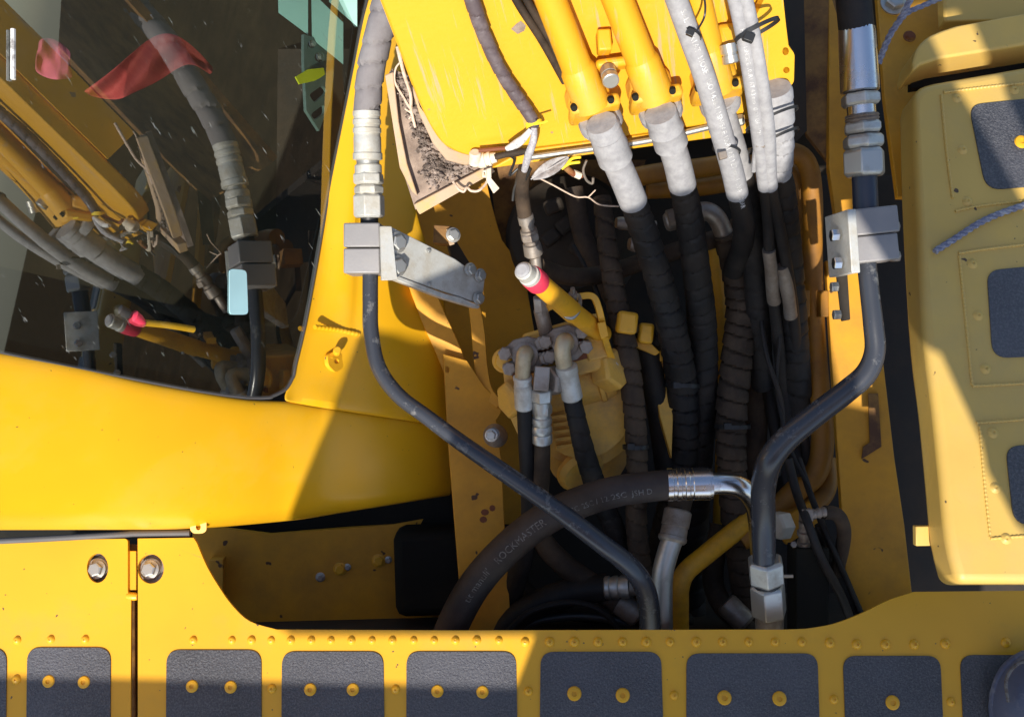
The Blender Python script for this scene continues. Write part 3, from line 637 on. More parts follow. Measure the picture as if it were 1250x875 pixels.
# ================================================================== BOOM FOOT
BMP = plane3((575, 196, .075), (960, 150, .075), (640, 0, .20))
bz = lambda x, y, o=0: zz(x, y, BMP, o)
bm_ = thing('boom', 'scratched yellow boom foot rising over the hydraulic bay', 'boom', (740, 170, .08))
left = curve2([(385, -230), (440, -60), (464, 0), (484, 52), (503, 104), (523, 150), (545, 180), (577, 192)], 4)
slab('face_plate', left + [(640, 183), (760, 168), (900, 148), (952, 142), (968, 90), (948, -60), (930, -230)], BMP, 0.022, YBOOM, bm_, bevel=.0025)
slab('side_web', [(385, -230), (440, -60), (464, 0), (484, 52), (503, 104), (512, 100), (492, 48), (472, -4), (450, -64), (395, -230)], BMP, 0.05, YBOOM, bm_, off=-.0225)
slab('under_plate', [(420, -230), (500, 0), (560, 150), (960, 110), (940, -230)], BMP, 0.012, RUST, bm_, off=-.19)
slab('bottom_lip', [(600, 206), (700, 192), (900, 165), (965, 156), (968, 142), (900, 151), (700, 176), (640, 184)], BMP, 0.014, YBOOM, bm_, off=-.006, bevel=.0015)
tube('grease_pipe', [(640, 193, bz(640, 193, .004)), (720, 182, bz(720, 182, .004)), (800, 170, bz(800, 170, .004)), (900, 147, bz(900, 147, .004))], 4, ZINC, bm_, segs=12)
hexn('grease_pipe_nut', (895, 149, bz(895, 149, .006)), (908, 146, bz(908, 146, .006)), 7.5, ZINC, bm_)
slab('side_bracket', rnd([(918, 30), (952, -40), (962, 56), (970, 66), (969, 104), (955, 108), (934, 106)], [0, 0, 4, 4, 8, 4, 4], 4), (BMP[0], BMP[1]), 0.012, YBOOM, bm_, off=.022, holes=[ell(959, 63, 4, 5, 12), ell(960, 86, 4, 4, 12)], bevel=.0015)
LDG = planeN((545, 190, .045), (0.1, -.3, 1))
slab('ledge_plate', [(478, 84), (502, 94), (524, 150), (548, 184), (590, 190), (612, 198), (600, 206), (507, 256), (492, 210), (484, 150)], LDG, 0.008, DUST, bm_)
slab('ledge_lip', [(505, 250), (600, 200), (604, 210), (512, 262)], LDG, 0.012, DUSTY, bm_, off=.012, bevel=.0012)
slab('ledge_rim', [(470, 92), (480, 88), (487, 150), (497, 200), (510, 240), (503, 234), (488, 205)], LDG, 0.014, DUSTY, bm_, off=.014, bevel=.0012)
slab('dust_fillet', [(498, 96), (508, 112), (528, 152), (550, 180), (585, 192), (570, 203), (545, 196), (528, 175), (512, 140)], LDG, 0.014, DUSTY, bm_, off=.014, bevel=.006)
# crumbs of dirt on the ledge
v = []; f = []
for i in range(1100):
    t = random.random(); u = random.gauss(0, 1)
    if random.random() < .6: x, y = 490 + 40 * t + u * 6, 92 + 120 * t + u * 3
    else: x, y = 522 + 55 * t + u * 6, 214 - 20 * t + random.gauss(0, 8)
    c = on(x, y, LDG, .001 + abs(random.gauss(0, .004))); r = 0.0008 + 0.0036 * random.random() ** 3
    o = len(v); ds = [Vector((random.gauss(0, 1), random.gauss(0, 1), random.gauss(0, 1))).normalized() * .3 + d for d in (Vector((1, 0, 0)), Vector((0, 1, 0)), Vector((-1, 0, 0)), Vector((0, -1, 0)), Vector((0, 0, 1)), Vector((0, 0, -1)))]
    v += [c + d * r for d in ds]
    f += [tuple(o + k for k in q) for q in ((0, 1, 4), (1, 2, 4), (2, 3, 4), (3, 0, 4), (1, 0, 5), (2, 1, 5), (3, 2, 5), (0, 3, 5))]
mesh('dirt_crumbs', v, f, ROCK, None, smooth=0, kind='stuff', label='crumbs of dry dirt packed on the boom ledge', cat='dirt')
def twig(name, pts, r, label, side=(), mat=TWIG, cat='twig'):
    t = thing(name, label, cat, pts[0])
    tube('stem', pts, r, mat, t, segs=7, res=4)
    for s, rr in side: tube('side_shoot', s, rr, mat, t, segs=6, res=4)
lz = lambda x, y, o=.012: zz(x, y, LDG, o)
twig('twig', [(485, 57, lz(485, 57, .03)), (493, 90, lz(493, 90, .025)), (501, 115, lz(501, 115, .02)), (502, 135, lz(502, 135)), (507, 156, lz(507, 156))], [2.4, 2.2, 2, 2, 1.6],
     'pale forked twig lying in the dirt beside the boom', [([(502, 135, lz(502, 135)), (492, 118, lz(492, 118)), (482, 100, lz(482, 100)), (483, 84, lz(483, 84)), (489, 76, lz(489, 76))], [1.5, 1.4, 1.3, 1.2, 1]), ([(502, 138, lz(502, 138)), (494, 133, lz(494, 133))], [1.4, 1]), ([(503, 140, lz(503, 140)), (499, 146, lz(499, 146))], [1.2, 1])])
twig('twig', [(553, 222, .06), (560, 231, .06), (566, 234, .06), (570, 229, .06), (575, 233, .06), (584, 233, .06), (592, 226, .06), (594, 222, .06)], 1.6, 'thin crooked pale root dangling under the boom ledge')
twig('grass_stalk', [(655, 216, -.03), (675, 226, -.04), (702, 240, -.06), (718, 241, -.06), (732, 250, -.05), (755, 252, -.05)], 1.0, 'thin dry stalk across the dark gap right of the harness', [([(718, 241, -.06), (727, 232, -.05)], [.9, .8])], TWIG, 'stalk')

# boom pipes with flanges
def flange_block(par, c, w, h, rot, mat=YBOOM):
    x, y, z = c
    box('flange', (x, y + h * .30, z), w, h * .42, 36, mat, par, rot=rot, bevel=.004)
    return
def boom_pipe(label, a, b, r, fl, rot, bolts, sleeve=None):
    ext = lambda k: (a[0] + (a[0] - b[0]) * k, a[1] + (a[1] - b[1]) * k, a[2] + (a[2] - b[2]) * k)
    t = thing('boom_pipe', label, 'pipe', b, 'yellow steel pipes on the boom')
    A = a; tube('pipe', [ext(.9), a, ((a[0] + b[0]) / 2, (a[1] + b[1]) / 2, (a[2] + b[2]) / 2), b], r, YBOOM, t, segs=24, res=3)
    fx, fy, fz = fl; g = math.radians(rot); dx, dy = -math.sin(-g), math.cos(g)
    ux, uy = (b[0] - a[0]), (b[1] - a[1]); L = math.hypot(ux, uy); ux /= L; uy /= L; sl_ = (b[2] - a[2]) / L
    lathe('collar', (b[0] - ux * 12, b[1] - uy * 12, b[2] - sl_ * 12), (b[0] + ux * 40, b[1] + uy * 40, b[2] + sl_ * 40), [(0, r), (.1, r * 1.14), (.5, r * 1.15), (1, r * 1.2)], YBOOM, t)
    box('flange', (fx, fy, fz), 62, 16, 46, YBOOM, t, rot=rot, bevel=.004, tiltx=-8)
    box('flange_saddle', (fx - ux * 20, fy - uy * 20, fz - .003), 58, 34, 38, YBOOM, t, rot=rot, bevel=.008, tiltx=-8, taper=.82)
    for s in (-1, 1):
        bx_, by_ = fx + s * 23 * math.cos(g) - ux * 6, fy - s * 23 * math.sin(g) - uy * 6 - 3
        lathe('bolt_hole', (bx_, by_, fz + .020), (bx_ + ux * 2, by_ + uy * 3, fz + .0235), [(0, 4.4), (1, 4.0)], BLKM, t, segs=14)
    return t
boom_pipe('yellow steel boom pipe nearest the cab, ending in a four bolt flange', (648, -60, bz(648, -60, .025)), (708, 92, bz(708, 92, .028)), 19, (725, 134, bz(725, 134, .028)), 12, 2)
boom_pipe('middle yellow steel boom pipe, ending in a flange left of the printed hose', (730, -60, bz(730, -60, .025)), (786, 82, bz(786, 82, .028)), 19, (800, 122, bz(800, 122, .028)), 10, 2)
boom_pipe('yellow steel boom pipe half hidden behind the printed grey hose', (838, -60, bz(838, -60, .020)), (868, 70, bz(868, 70, .024)), 17, (876, 112, bz(876, 112, .024)), 8, 2)
bc = thing('pipe_clamp', 'yellow saddle clamp with bolt between the two left boom pipes', 'clamp', (748, 80, .15))
box('bridge', (752, 78, bz(752, 78, .018)), 52, 12, 24, YBOOM, bc, rot=8, bevel=.004)
box('block', (737, 52, bz(737, 52, .014)), 17, 26, 24, YBOOM, bc, rot=4, bevel=.002)
lathe('stud_bolt', (742, 86, bz(742, 86, .03)), (746, 100, bz(746, 100, .05)), [(0, 10), (.45, 10), (.46, 8), (.6, 8), (.61, 10.5), (.95, 10.5), (1, 9)], ZINC, bc, segs=16)
bc2 = thing('pipe_clamp', 'yellow saddle clamp with plated bolt between the printed hose and the bundled hoses', 'clamp', (890, 62, .15))
box('bridge', (896, 50, bz(896, 50, .018)), 46, 40, 24, YBOOM, bc2, rot=6, bevel=.006)
lathe('stud_bolt', (889, 54, bz(889, 54, .034)), (893, 78, bz(893, 78, .044)), [(0, 11), (.45, 11), (.46, 9), (.58, 9), (.59, 10.5), (.95, 10.5), (1, 9)], ZINC, bc2, segs=16)
slab('paint_scab', [(624, 36), (630, 30), (636, 26), (642, 32), (640, 38), (632, 42), (628, 39)], BMP, .001, DUST, bm_, off=.0008)

# hoses leaving the boom: grey where sunlit, black past the shade edge, in colour
def hose(name, label, pts, r, mat, group=None, **kw):
    t = thing(name, label, 'hose', pts[-1], group); tube('hose_body', pts, r, mat, t, **kw); return t
GB = 'hydraulic hoses dropping from the boom'
h = thing('hydraulic_hose', 'dusted, sunlit grey hydraulic hose dropping from the flange nearest the cab', 'hose', (775, 245, .05), GB)
q = [(733, 146, bz(733, 146, .03)), (743, 172, .135), (752, 196, .11), (766, 228, .075), (772, 243, .055)]
lathe('hose_flange', (730, 142, bz(730, 142, .03)), (735, 153, bz(735, 153, .026)), [(0, 24), (.3, 27), (.8, 27), (1, 22)], HGREY, h)
lathe('ferrule', (734, 150, .152), (752, 196, .11), [(0, 19), (.12, 21), (.14, 19.5), (.3, 21), (.33, 20), (.6, 22), (.65, 21), (.95, 21.5), (1, 18.5)], HGREY, h)
tube('sunlit_dusted_sleeve', [(750, 192, .113), (762, 219, .085), (773, 246, .052)], 17.5, HGREY, h)
tube('wrapped_hose', [(770, 238, .058), (785, 280, .01), (801, 330, -.04), (820, 400, -.10), (832, 470, -.16), (834, 540, -.20), (826, 600, -.235), (815, 640, -.26), (800, 700, -.3)], [16, 17, 17, 18, 19, 19, 19, 18, 18], RUB, h, wrap=24, amp=.10)
h = thing('hydraulic_hose', 'dusted, sunlit grey hydraulic hose dropping from the middle boom flange', 'hose', (840, 225, .05), GB)
lathe('hose_flange', (804, 130, bz(804, 130, .03)), (808, 140, bz(808, 140, .026)), [(0, 24), (.3, 27), (.8, 27), (1, 22)], HGREY, h)
lathe('ferrule', (806, 138, .15), (820, 178, .115), [(0, 20), (.2, 21), (.25, 20), (.5, 22), (.55, 20.5), (.95, 21), (1, 18)], HGREY, h)
tube('sunlit_dusted_sleeve', [(819, 174, .118), (827, 200, .09), (833, 226, .06)], 17, HGREY, h)
tube('wrapped_hose', [(831, 218, .068), (841, 265, .01), (850, 330, -.06), (857, 400, -.13), (858, 480, -.19), (850, 570, -.25), (845, 660, -.30), (842, 760, -.34)], [16, 17, 17, 18, 18, 19, 19, 19], RUB, h, wrap=26, amp=.06, hand=-1)
ip = [(750, -200, .36), (800, -70, .30), (822, -10, .265), (842, 45, .235), (862, 100, .20), (880, 160, .155), (893, 205, .11), (900, 236, .07)]
h = thing('printed_hose', 'grey hose with printed white lettering tied in front of the boom', 'hose', (890, 230, .08), GB)
hb = tube('hose_body', ip, 13.5, HGREY, h)
hosetext('SAE 100R1AT  HOSE   ISO 1436-1/1SN/SAE 100R1 AT 12.7 mm 1/2 WP 160 BAR', ip, 13.5, 62 + 150 * .70, 8.2, LBLH, hb, ang=0.25)
slab('paper_label', [(0, 0), (1, 0), (1, 1)], planeN((890, 212, .12), (0, 0, 1)), .0005, LBL, h) if False else None
tube('shaded_tail', [(898, 228, .078), (904, 250, .05), (908, 275, .01), (906, 300, -.04), (895, 330, -.1)], 13, RUB, h)
tt = tie('cable_tie', (841, 42, .238), (15.5, 19), -24, h); box('tie_head', (843, 40, .258), 9, 9, 6, BLK, tt, rot=-24, bevel=.0006)
tt = tie('cable_tie', (887, 183, .133), (16, 22), -14, h); box('tie_head', (882, 190, .155), 10, 9, 7, STEELD, tt, rot=14, bevel=.0006)
tube('tie_tail', [(852, 36, .255), (860, 20, .27), (860, 0, .27), (852, -20, .27)], 1.4, BLK, h, segs=6)
h = thing('hydraulic_hose', 'pale grey hose end just behind the printed hose', 'hose', (905, 215, .05), GB)
lathe('hose_flange', (877, 118, bz(877, 118, .02)), (880, 130, bz(880, 130, .016)), [(0, 22), (.3, 25), (.8, 25), (1, 20)], HGREY, h)
tube('sunlit_dusted_sleeve', [(880, 128, .13), (891, 165, .10), (900, 195, .075), (904, 214, .06)], 15, HGREY, h)
tube('shaded_tail', [(902, 205, .065), (912, 240, .02), (920, 300, -.05), (925, 380, -.13), (930, 470, -.2)], 14.5, RUB, h, wrap=30, amp=.04)
for k, (dx, lab) in enumerate(((0, 'thin grey printed hose, left one of the bundled pair at the boom edge'), (13, 'thin grey hose, right one of the bundled pair at the boom edge'))):
    h = thing('bundled_hose', lab, 'hose', (930 + dx, 230, .08), 'thin hoses bundled at the boom edge')
    pp = [(850 + dx, -200, .36), (880 + dx, -70, .30 - k * .008), (896 + dx, -5, .275), (908 + dx, 50, .245), (918 + dx, 110, .205), (926 + dx * .9, 165, .155), (931 + dx * .6, 205, .11), (934 + dx * .5, 228, .08)]
    hb = tube('hose_body', pp, 9.0, HGREY, h)
    if k == 0: hosetext('HOSE  1SN/SAE 100R1 AT 6.3 mm   ISO 1436-1 1SN', pp, 9.0, 70 + 105, 6, LBLH, hb, ang=.1)
    tube('shaded_tail', [(933 + dx * .5, 222, .086), (937 + dx * 1.0, 270, .02), (942 + dx * 1.6, 340, -.05), (948 + dx * 1.7, 400, -.11), (958 + dx * 1.3, 480, -.18), (972 + dx, 570, -.2)], 7.0, RUB, h)
    tube('dusty_band', [(939 + dx * 1.2, 305 + 20 * k, -.012 - .02 * k), (942 + dx * 1.5, 340 + 18 * k, -.045 - .015 * k), (945 + dx * 1.6, 368 + 18 * k, -.076 - .01 * k)], 8, STEELD, h, wob=.06)
h = thing('hydraulic_hose', 'thick grey wrapped hose at the right edge of the boom with cable ties', 'hose', (950, 210, .05), GB)
lathe('ferrule', (944, 108, .15), (948, 150, .12), [(0, 21), (.1, 23), (.3, 23), (.32, 21.5), (.6, 22.5), (.95, 22), (1, 20)], HGREY, h)
tube('sunlit_dusted_sleeve', [(947, 146, .123), (950, 180, .095), (950, 212, .06)], [20, 19, 16], HGREY, h, wrap=20, amp=.08)
tube('shaded_tail', [(950, 204, .068), (955, 250, .01), (962, 320, -.06), (968, 400, -.13), (972, 500, -.2), (960, 600, -.26)], [16, 18, 18, 18, 18, 18], RUB, h, wrap=28, amp=.06)
tt = tie('cable_tie', (924, 37, .25), (29, 22), 26, h, h=5); box('tie_head', (914, 46, .262), 13, 11, 8, BLK, tt, rot=-20, bevel=.0008)
tt = tie('cable_tie', (942, 146, .135), (32, 40), 22, h, h=3.5); box('tie_head', (923, 150, .168), 11, 10, 7, BLK, tt, rot=10, bevel=.0008)
tt = tie('cable_tie', (944, 172, .112), (31, 40), 24, h, h=3.5); box('tie_head', (928, 176, .148), 11, 9, 7, STEELD, tt, rot=-6, bevel=.0008)
tube('white_strap', [(924, 172, .15), (922, 190, .13), (920, 208, .105)], 3.6, HGREY, h, segs=8)

# ================================================================== LEFT STEEL LINE WITH ITS HOSE, CLAMP AND BRACKET
pl1 = thing('steel_line', 'grey steel hydraulic line bending down from the left clamp into the bay', 'pipe', (795, 765, -.1))
lp1 = [(452, 330, -.035), (452, 370, -.035), (453, 405, -.034), (462, 448, -.032), (486, 482, -.028), (520, 508, -.022), (560, 538, -.014), (620, 580, -.004), (680, 622, .0), (730, 660, -.004), (768, 690, -.02), (787, 718, -.04), (793, 750, -.06), (794, 800, -.09)]
tube('pipe', lp1, [9.6] * 6 + [10.2, 11, 11.5, 12, 12.5, 13, 13, 13], PIPEG, pl1, segs=24, res=9)
hl_ = thing('wrapped_hose', 'dusty grey spiral wrapped hose running up beside the cab window', 'hose', (450, 270, -0.02))
tube('hose_body', [(575, -330, .20), (520, -170, .10), (487, -60, .05), (474, -5, 0.03), (462, 45, 0.015), (452, 90, 0.0), (448, 140, -0.015)], [18, 18, 18, 18, 17.5, 17, 16.5], RUBG, hl_, wrap=34, amp=.09, segs=28, hand=-1)
lathe('ferrule', (447.5, 135, -0.013), (449, 196, -0.022), [(0, 15), (.02, 17), (.10, 17), (.12, 16), (.17, 16), (.19, 17.2), (.27, 17.2), (.29, 16), (.34, 16), (.36, 17.3), (.44, 17.3), (.46, 16.2), (.52, 16.2), (.54, 16.8), (.84, 16.8), (.86, 18), (.98, 18), (1, 15)], GALV, hl_, segs=28)
lathe('neck', (449, 194, -0.022), (449.5, 204, -0.023), [(0, 14), (1, 14)], ZINC, hl_)
lathe('collar_ring', (449.3, 201, -0.023), (449.8, 213, -0.024), [(0, 15), (.15, 16.5), (.85, 16.5), (1, 15)], GALV, hl_, segs=28)
hexn('hex_nut', (449.6, 211, -0.024), (450, 226, -0.025), 19, GALV, hl_, rot=.15)
hexn('hex_nut', (450, 226, -0.025), (450.4, 238, -0.026), 18, GALV, hl_, rot=.5)
hexn('hex_nut', (450.2, 237, -0.026), (450.8, 266, -0.029), 19.5, GALV, hl_, rot=.15)
lathe('pipe_stub', (450.8, 264, -0.029), (451, 280, -0.032), [(0, 11), (1, 11)], BLK, hl_)
ck = thing('pipe_clamp', 'grey two piece clamp block holding the left steel line', 'clamp', (446, 305, -0.03))
box('clamp_half', (446, 289.5, -0.032), 44, 29, 46, PINKZ, ck, bevel=.0018, tilty=-3)
box('clamp_half', (446, 320.5, -0.034), 44, 30, 46, PINKZ, ck, bevel=.0018, tilty=-3)
br = thing('clamp_bracket', 'galvanised bracket plate from the left clamp block to the frame', 'bracket', (540, 330, -0.1))
BRP = plane3((470, 300, -0.015), (600, 350, -0.12), (480, 345, -0.025))
slab('side_plate', [(464, 276), (478, 276), (485, 342), (466, 342)], planeN((474, 310, -0.008), (.35, 0, 1)), .006, GALV, br, bevel=.0008)
mp_ = slab('main_plate', [(476, 276), (556, 316), (592, 342), (588, 372), (560, 362), (486, 338), (478, 340)], BRP, .007, GALV, br, bevel=.0012)
slab('bottom_flange', [(484, 336), (545, 359), (562, 363), (587, 374), (584, 377), (540, 364), (484, 342)], BRP, .012, GALV, br, off=.002, bevel=.001)
for x, y in ((484, 296), (484, 325)): inst('bolt', BZ, on(x, y, BRP, .002), BRP[1], mp_, scale=1.15)
for x, y in ((574, 329), (586, 336), (584, 364)): inst('bolt', BZS, on(x, y, BRP, .003), BRP[1], mp_, scale=1.0)
for x, y in ((523, 306), (524, 347)): inst('small_bolt', BZS, on(x, y, BRP, .0002), BRP[1], mp_, scale=.4)
wb = thing('weld_block', 'small square steel block with bolt above the clamp bracket', 'block', (545, 290, -0.15))
box('block', (541, 288, -0.115), 22, 22, 26, RUST, wb, rot=-4, bevel=.0012)
slab('arm', [(546, 296), (556, 292), (576, 325), (570, 330), (552, 318)], planeN((560, 310, -0.125), (.3, 0, 1)), .008, DARKB, wb, bevel=.001)
slab('end_face', [(545, 280), (551, 278), (555, 298), (549, 300)], planeN((549, 290, -0.098), (.3, 0, 1)), .003, DUSTY, wb, bevel=.0005)
inst('bolt', BZ, P(553, 287, -0.096), (.4, 0, 1), wb, scale=.85)

# ================================================================== RIGHT STEEL LINE
pr1 = thing('steel_line', 'dark blue steel hydraulic line curving down from the right clamp', 'pipe', (932, 750, -.1))
tube('pipe', [(1058, 322, .10), (1062, 360, .10), (1066, 395, .10), (1068, 428, .098), (1058, 455, .095), (1034, 477, .09), (995, 507, .08), (960, 536, .07), (940, 562, .06), (932, 595, .035), (932, 635, .01), (933, 690, -.01)], [11.5, 11.5, 12, 12.5, 13.5, 14, 14.5, 15, 15.5, 15, 14.5, 14], PIPEG, pr1, segs=26, res=9)
hexn('hex_nut', (934, 682, -.01), (936, 710, -.02), 23, ZINC, pr1, rot=.2)
lathe('dark_neck', (936, 708, -.02), (936.5, 714, -.022), [(0, 17), (1, 17)], BLK, pr1)
hexn('hex_nut', (936.5, 712, -.022), (939, 750, -.036), 22, ZINC, pr1, rot=.45)
lathe('threaded_end', (939, 748, -.036), (940, 790, -.05), [(0, 18), (.2, 17), (1, 16)], STEELD, pr1)
hr = thing('hydraulic_hose', 'black hose with bright chrome ferrule and hex nuts at the top right', 'hose', (1055, 240, .1))
tube('hose_body', [(1036, -60, .13), (1041, -10, .125), (1046, 42, .12)], 21, RUB, hr, segs=26)
lathe('ferrule', (1045.5, 34, .12), (1050, 113, .115), [(0, 19), (.02, 21.5), (.1, 22), (.9, 23), (.98, 23), (1, 20)], CHROME, hr, segs=32)
hexn('hex_nut', (1050, 114, .115), (1051, 130, .114), 24, ZINC, hr, rot=.1)
lathe('neck', (1051, 129, .114), (1052, 142, .113), [(0, 17), (.8, 17), (1, 20)], CHROME, hr)
lathe('thread', (1052, 140, .113), (1052.6, 150, .112), [(0, 19), (.2, 20.5), (.4, 19), (.6, 20.5), (.8, 19), (1, 20)], STEELD, hr)
hexn('hex_nut', (1052.6, 149, .112), (1053.4, 164, .111), 24, ZINC, hr, rot=.3)
hexn('hex_nut', (1053.4, 165, .111), (1054.2, 182, .11), 25, ZINC, hr, rot=.1)
hexn('hex_nut', (1054.2, 182, .11), (1055.5, 216, .108), 26, ZINC, hr, rot=.45)
tube('pipe_stub', [(1055, 212, .107), (1056, 235, .106), (1057, 262, .104)], 15, PIPEB, hr)
cr = thing('pipe_clamp', 'square two piece clamp block with blue tinted bolts on the right steel line', 'clamp', (1058, 290, .11))
box('clamp_half', (1061, 272, .106), 56, 32, 44, PINKZ, cr, rot=6, bevel=.0018)
box('clamp_half', (1062, 305, .104), 54, 32, 44, PINKZ, cr, rot=6, bevel=.0018)
bp_ = box('bracket_plate', (1028, 298, .112), 11, 76, 60, GALV, cr, rot=4, bevel=.001, tilty=8)
slab('bracket_arm', [(1020, 330), (1034, 326), (1038, 390), (1027, 392)], planeN((1030, 360, .06), (-.3, 0, 1)), .010, DARKB, cr, bevel=.001)
for x, y, z in ((1019, 287, .12), (1022, 321, .12)): hexn('bolt', (x + 5, y, z), (x - 5, y + .5, z), 8, CHROME, bp_)
for x, y, z in ((1018, 350, .065), (1021, 384, .06)): hexn('bolt', (x + 5, y, z), (x - 4, y + .3, z), 6.5, ZINC, cr)
for x, y, z in ((1092, 277, .10), (1093, 313, .10)): hexn('bolt', (x - 6, y, z), (x + 5, y, z), 7, STEELD, cr)

# ================================================================== SWING MOTOR AND FITTINGS
sm = thing('swing_motor', 'yellow cast hydraulic swing motor with hex plugs in the middle of the bay', 'motor', (700, 560, -.2))
vb = lathe('valve_barrel', (628, 486, -.14), (748, 452, -.14), [(0, 16), (.02, 27), (.07, 31), (.45, 32), (.9, 32), (.97, 30), (1, 18)], YCAST, sm, segs=32)
def lump(name, rows_, par, mat=YCAST, sub=2):     # loft of closed image outlines at heights: [(outline, z), ...]
    rws = []; n = len(rows_[0][0])
    v = []; f = []
    for out, z in rows_:
        for x, y in out: v.append(P(x, y, z))
    for j in range(len(rows_) - 1):
        for i in range(n):
            k = (i + 1) % n; f.append((j * n + i, j * n + k, (j + 1) * n + k, (j + 1) * n + i))
    f.append(tuple(range((len(rows_) - 1) * n, len(rows_) * n)))
    o = mesh(name, v, f, mat, par, smooth=60); s = o.modifiers.new('smooth', 'SUBSURF'); s.levels = sub; s.render_levels = sub; return o
def scl(poly, k, dx=0, dy=0):
    cx = sum(p[0] for p in poly) / len(poly); cy = sum(p[1] for p in poly) / len(poly)
    return [(cx + (x - cx) * k + dx, cy + (y - cy) * k + dy) for x, y in poly]
hs = [(662, 480), (700, 466), (748, 462), (763, 480), (768, 510), (762, 535), (735, 556), (700, 560), (668, 545)]
HSP = planeN((712, 512, -.136), (.05, -.12, 1))
slab('housing', rnd(hs, 12, 4), HSP, 0.14, YCAST, sm, bevel=.006, bseg=4)
slab('housing_step', rnd(scl(hs, 1.10, 4, 6), 12, 4), HSP, 0.12, YCAST, sm, off=-.022, bevel=.004, bseg=3)
hs2 = [(668, 540), (700, 545), (740, 545), (766, 530), (768, 562), (752, 588), (735, 600), (700, 596), (672, 580)]
slab('lower_housing', rnd(hs2, 14, 4), planeN((715, 570, -.19), (.05, -.35, 1)), 0.12, YCAST, sm, bevel=.006, bseg=4)
box('port_block', (690, 428, -.125), 92, 66, 70, YCAST, sm, rot=16, bevel=.004)
slab('primer_face', [(618, 428), (700, 401), (716, 402), (722, 436), (664, 452), (626, 462)], planeN((670, 430, -.086), (0, -.05, 1)), .004, RUSTR, sm, bevel=.001)
box('side_lug', (724, 412, -.115), 30, 54, 58, YCAST, sm, rot=14, bevel=.003)
slab('side_plate', [(611, 432), (624, 430), (630, 470), (625, 490), (628, 500), (648, 545), (640, 548), (618, 500), (616, 470)], planeN((622, 470, -.11), (-.2, 0, 1)), .012, YCAST, sm, bevel=.0015)
for a, b, r in (((638, 484, -.12), (618, 489, -.105), 24), ((734, 455, -.118), (756, 449, -.096), 26)):
    hexn('hex_plug', a, b, r, YCAST, sm, rot=.3)
lathe('round_boss', (676, 452, -.10), (676, 451, -.085), [(0, 24), (.7, 24), (1, 20)], YCAST, sm)
lathe('barrel_collar', (727, 458, -.138), (735, 456, -.137), [(0, 31), (.2, 34.5), (.8, 34.5), (1, 31)], YCAST, sm, segs=32)
inst('bolt', BYEL, P(616, 440, -.088), (-.2, -.2, 1), sm, scale=1.0)
tx, tf = text2d('KYB', 16 * K)
MB = P(704, 470, -.1035); g = math.radians(12)
mesh('cast_lettering', [MB + Vector((x * math.cos(g) - y * math.sin(g), x * math.sin(g) + y * math.cos(g), .0012 - 0.30 * max(0, -(y - .004)))) for x, y, _ in tx], tf, YCAST, vb, smooth=0)
tx, tf = text2d('19290-77LU', 8 * K); MB = P(722, 532, -.1335); g = math.radians(10)
mesh('cast_lettering', [MB + Vector((x * math.cos(g) - y * math.sin(g), x * math.sin(g) + y * math.cos(g), 0)) for x, y, _ in tx], tf, YCAST, vb, smooth=0)
for k in range(5):
    box('cast_fin', (683 + k * 1.5, 508 + k * 9, -.131 - k * .001), 20, 4.5, 12, YCAST, sm, rot=8, bevel=.0008)
lathe('drain_cap', (707, 572, -.17), (712, 580, -.16), [(0, 30), (.5, 30), (1, 24)], YCAST, sm)
def sae(cx, cy, z, rot, par, holes):
    t = thing('split_flange', par, 'flange', (cx, cy, z), 'split flange clamps on the swing motor')
    g = math.radians(rot)
    def pt(u, v): return (cx + u * math.cos(g) + v * math.sin(g), cy - u * math.sin(g) + v * math.cos(g))
    pl = planeN((cx, cy, z), (0, -.05, 1))
    for s in (-1, 1):
        o = [pt(-30, s * 3), pt(-30, s * 14), pt(-18, s * 17)] + [pt(-9, s * 22), pt(9, s * 22)] + [pt(18, s * 17), pt(30, s * 14), pt(30, s * 3), pt(15, s * 1)]
        o += [pt(15 * math.cos(a), s * 15 * math.sin(a)) for a in (.4, .8, 1.2, 1.57, 1.94, 2.34, 2.74)] + [pt(-15, s * 1)]
        slab('flange_half', o, pl, .014, STEELD, t, bevel=.0012)
    for u, v in ((-23, -9), (23, -9), (-23, 10), (23, 10)):
        x, y = pt(u, v); inst('bolt', BST, P(x, y, z), (0, -.05, 1), t, xdir=(math.cos(g * 2), math.sin(g * 2), 0), scale=.92)
    x, y = pt(0, 0); lathe('flange_ring', (x, y, z - .004), (x, y, z + .002), [(0, 17), (1, 16)], STEELD, t, segs=28)
    return t
sae(641, 434, -.072, 16, 'left split flange clamp with four bolts on the swing motor', 0)
sae(690, 420, -.070, 16, 'right split flange clamp with four bolts on the swing motor', 0)

GM = 'hoses on the swing motor ports'
h = thing('motor_hose', 'black hose on a plated elbow from the left split flange', 'hose', (620, 760, -.2), GM)
tube('elbow', [(643, 434, -.075), (642, 431, -.055), (640, 433, -.045), (638.5, 444, -.045), (638, 460, -.052), (638, 472, -.058)], 9.6, YZINC, h)
lathe('ferrule', (638, 459, -.052), (640, 499, -.07), [(0, 10), (.02, 12), (.1, 12), (.12, 11), (.25, 11), (.27, 11.6), (.95, 11.6), (1, 9.5)], GALV, h)
tube('hose_body', [(640, 496, -.069), (642, 540, -.09), (645, 590, -.12), (646, 640, -.15), (636, 690, -.18), (618, 740, -.21), (602, 790, -.24)], [9.5, 9.5, 10, 11, 13, 14, 14], RUB, h)
h = thing('motor_hose', 'dark hose with angled hex fitting between the two motor elbows', 'hose', (660, 640, -.15), GM)
hexn('elbow_nut', (690, 462, -.08), (668, 466, -.06), 19, STEELD, h, rot=.2)
box('elbow_body', (661, 462, -.052), 19, 30, 22, STEELD, h, bevel=.0015, rot=-4)
hexn('hex_nut', (661, 474, -.058), (661, 490, -.064), 14, ZINC, h, rot=.2)
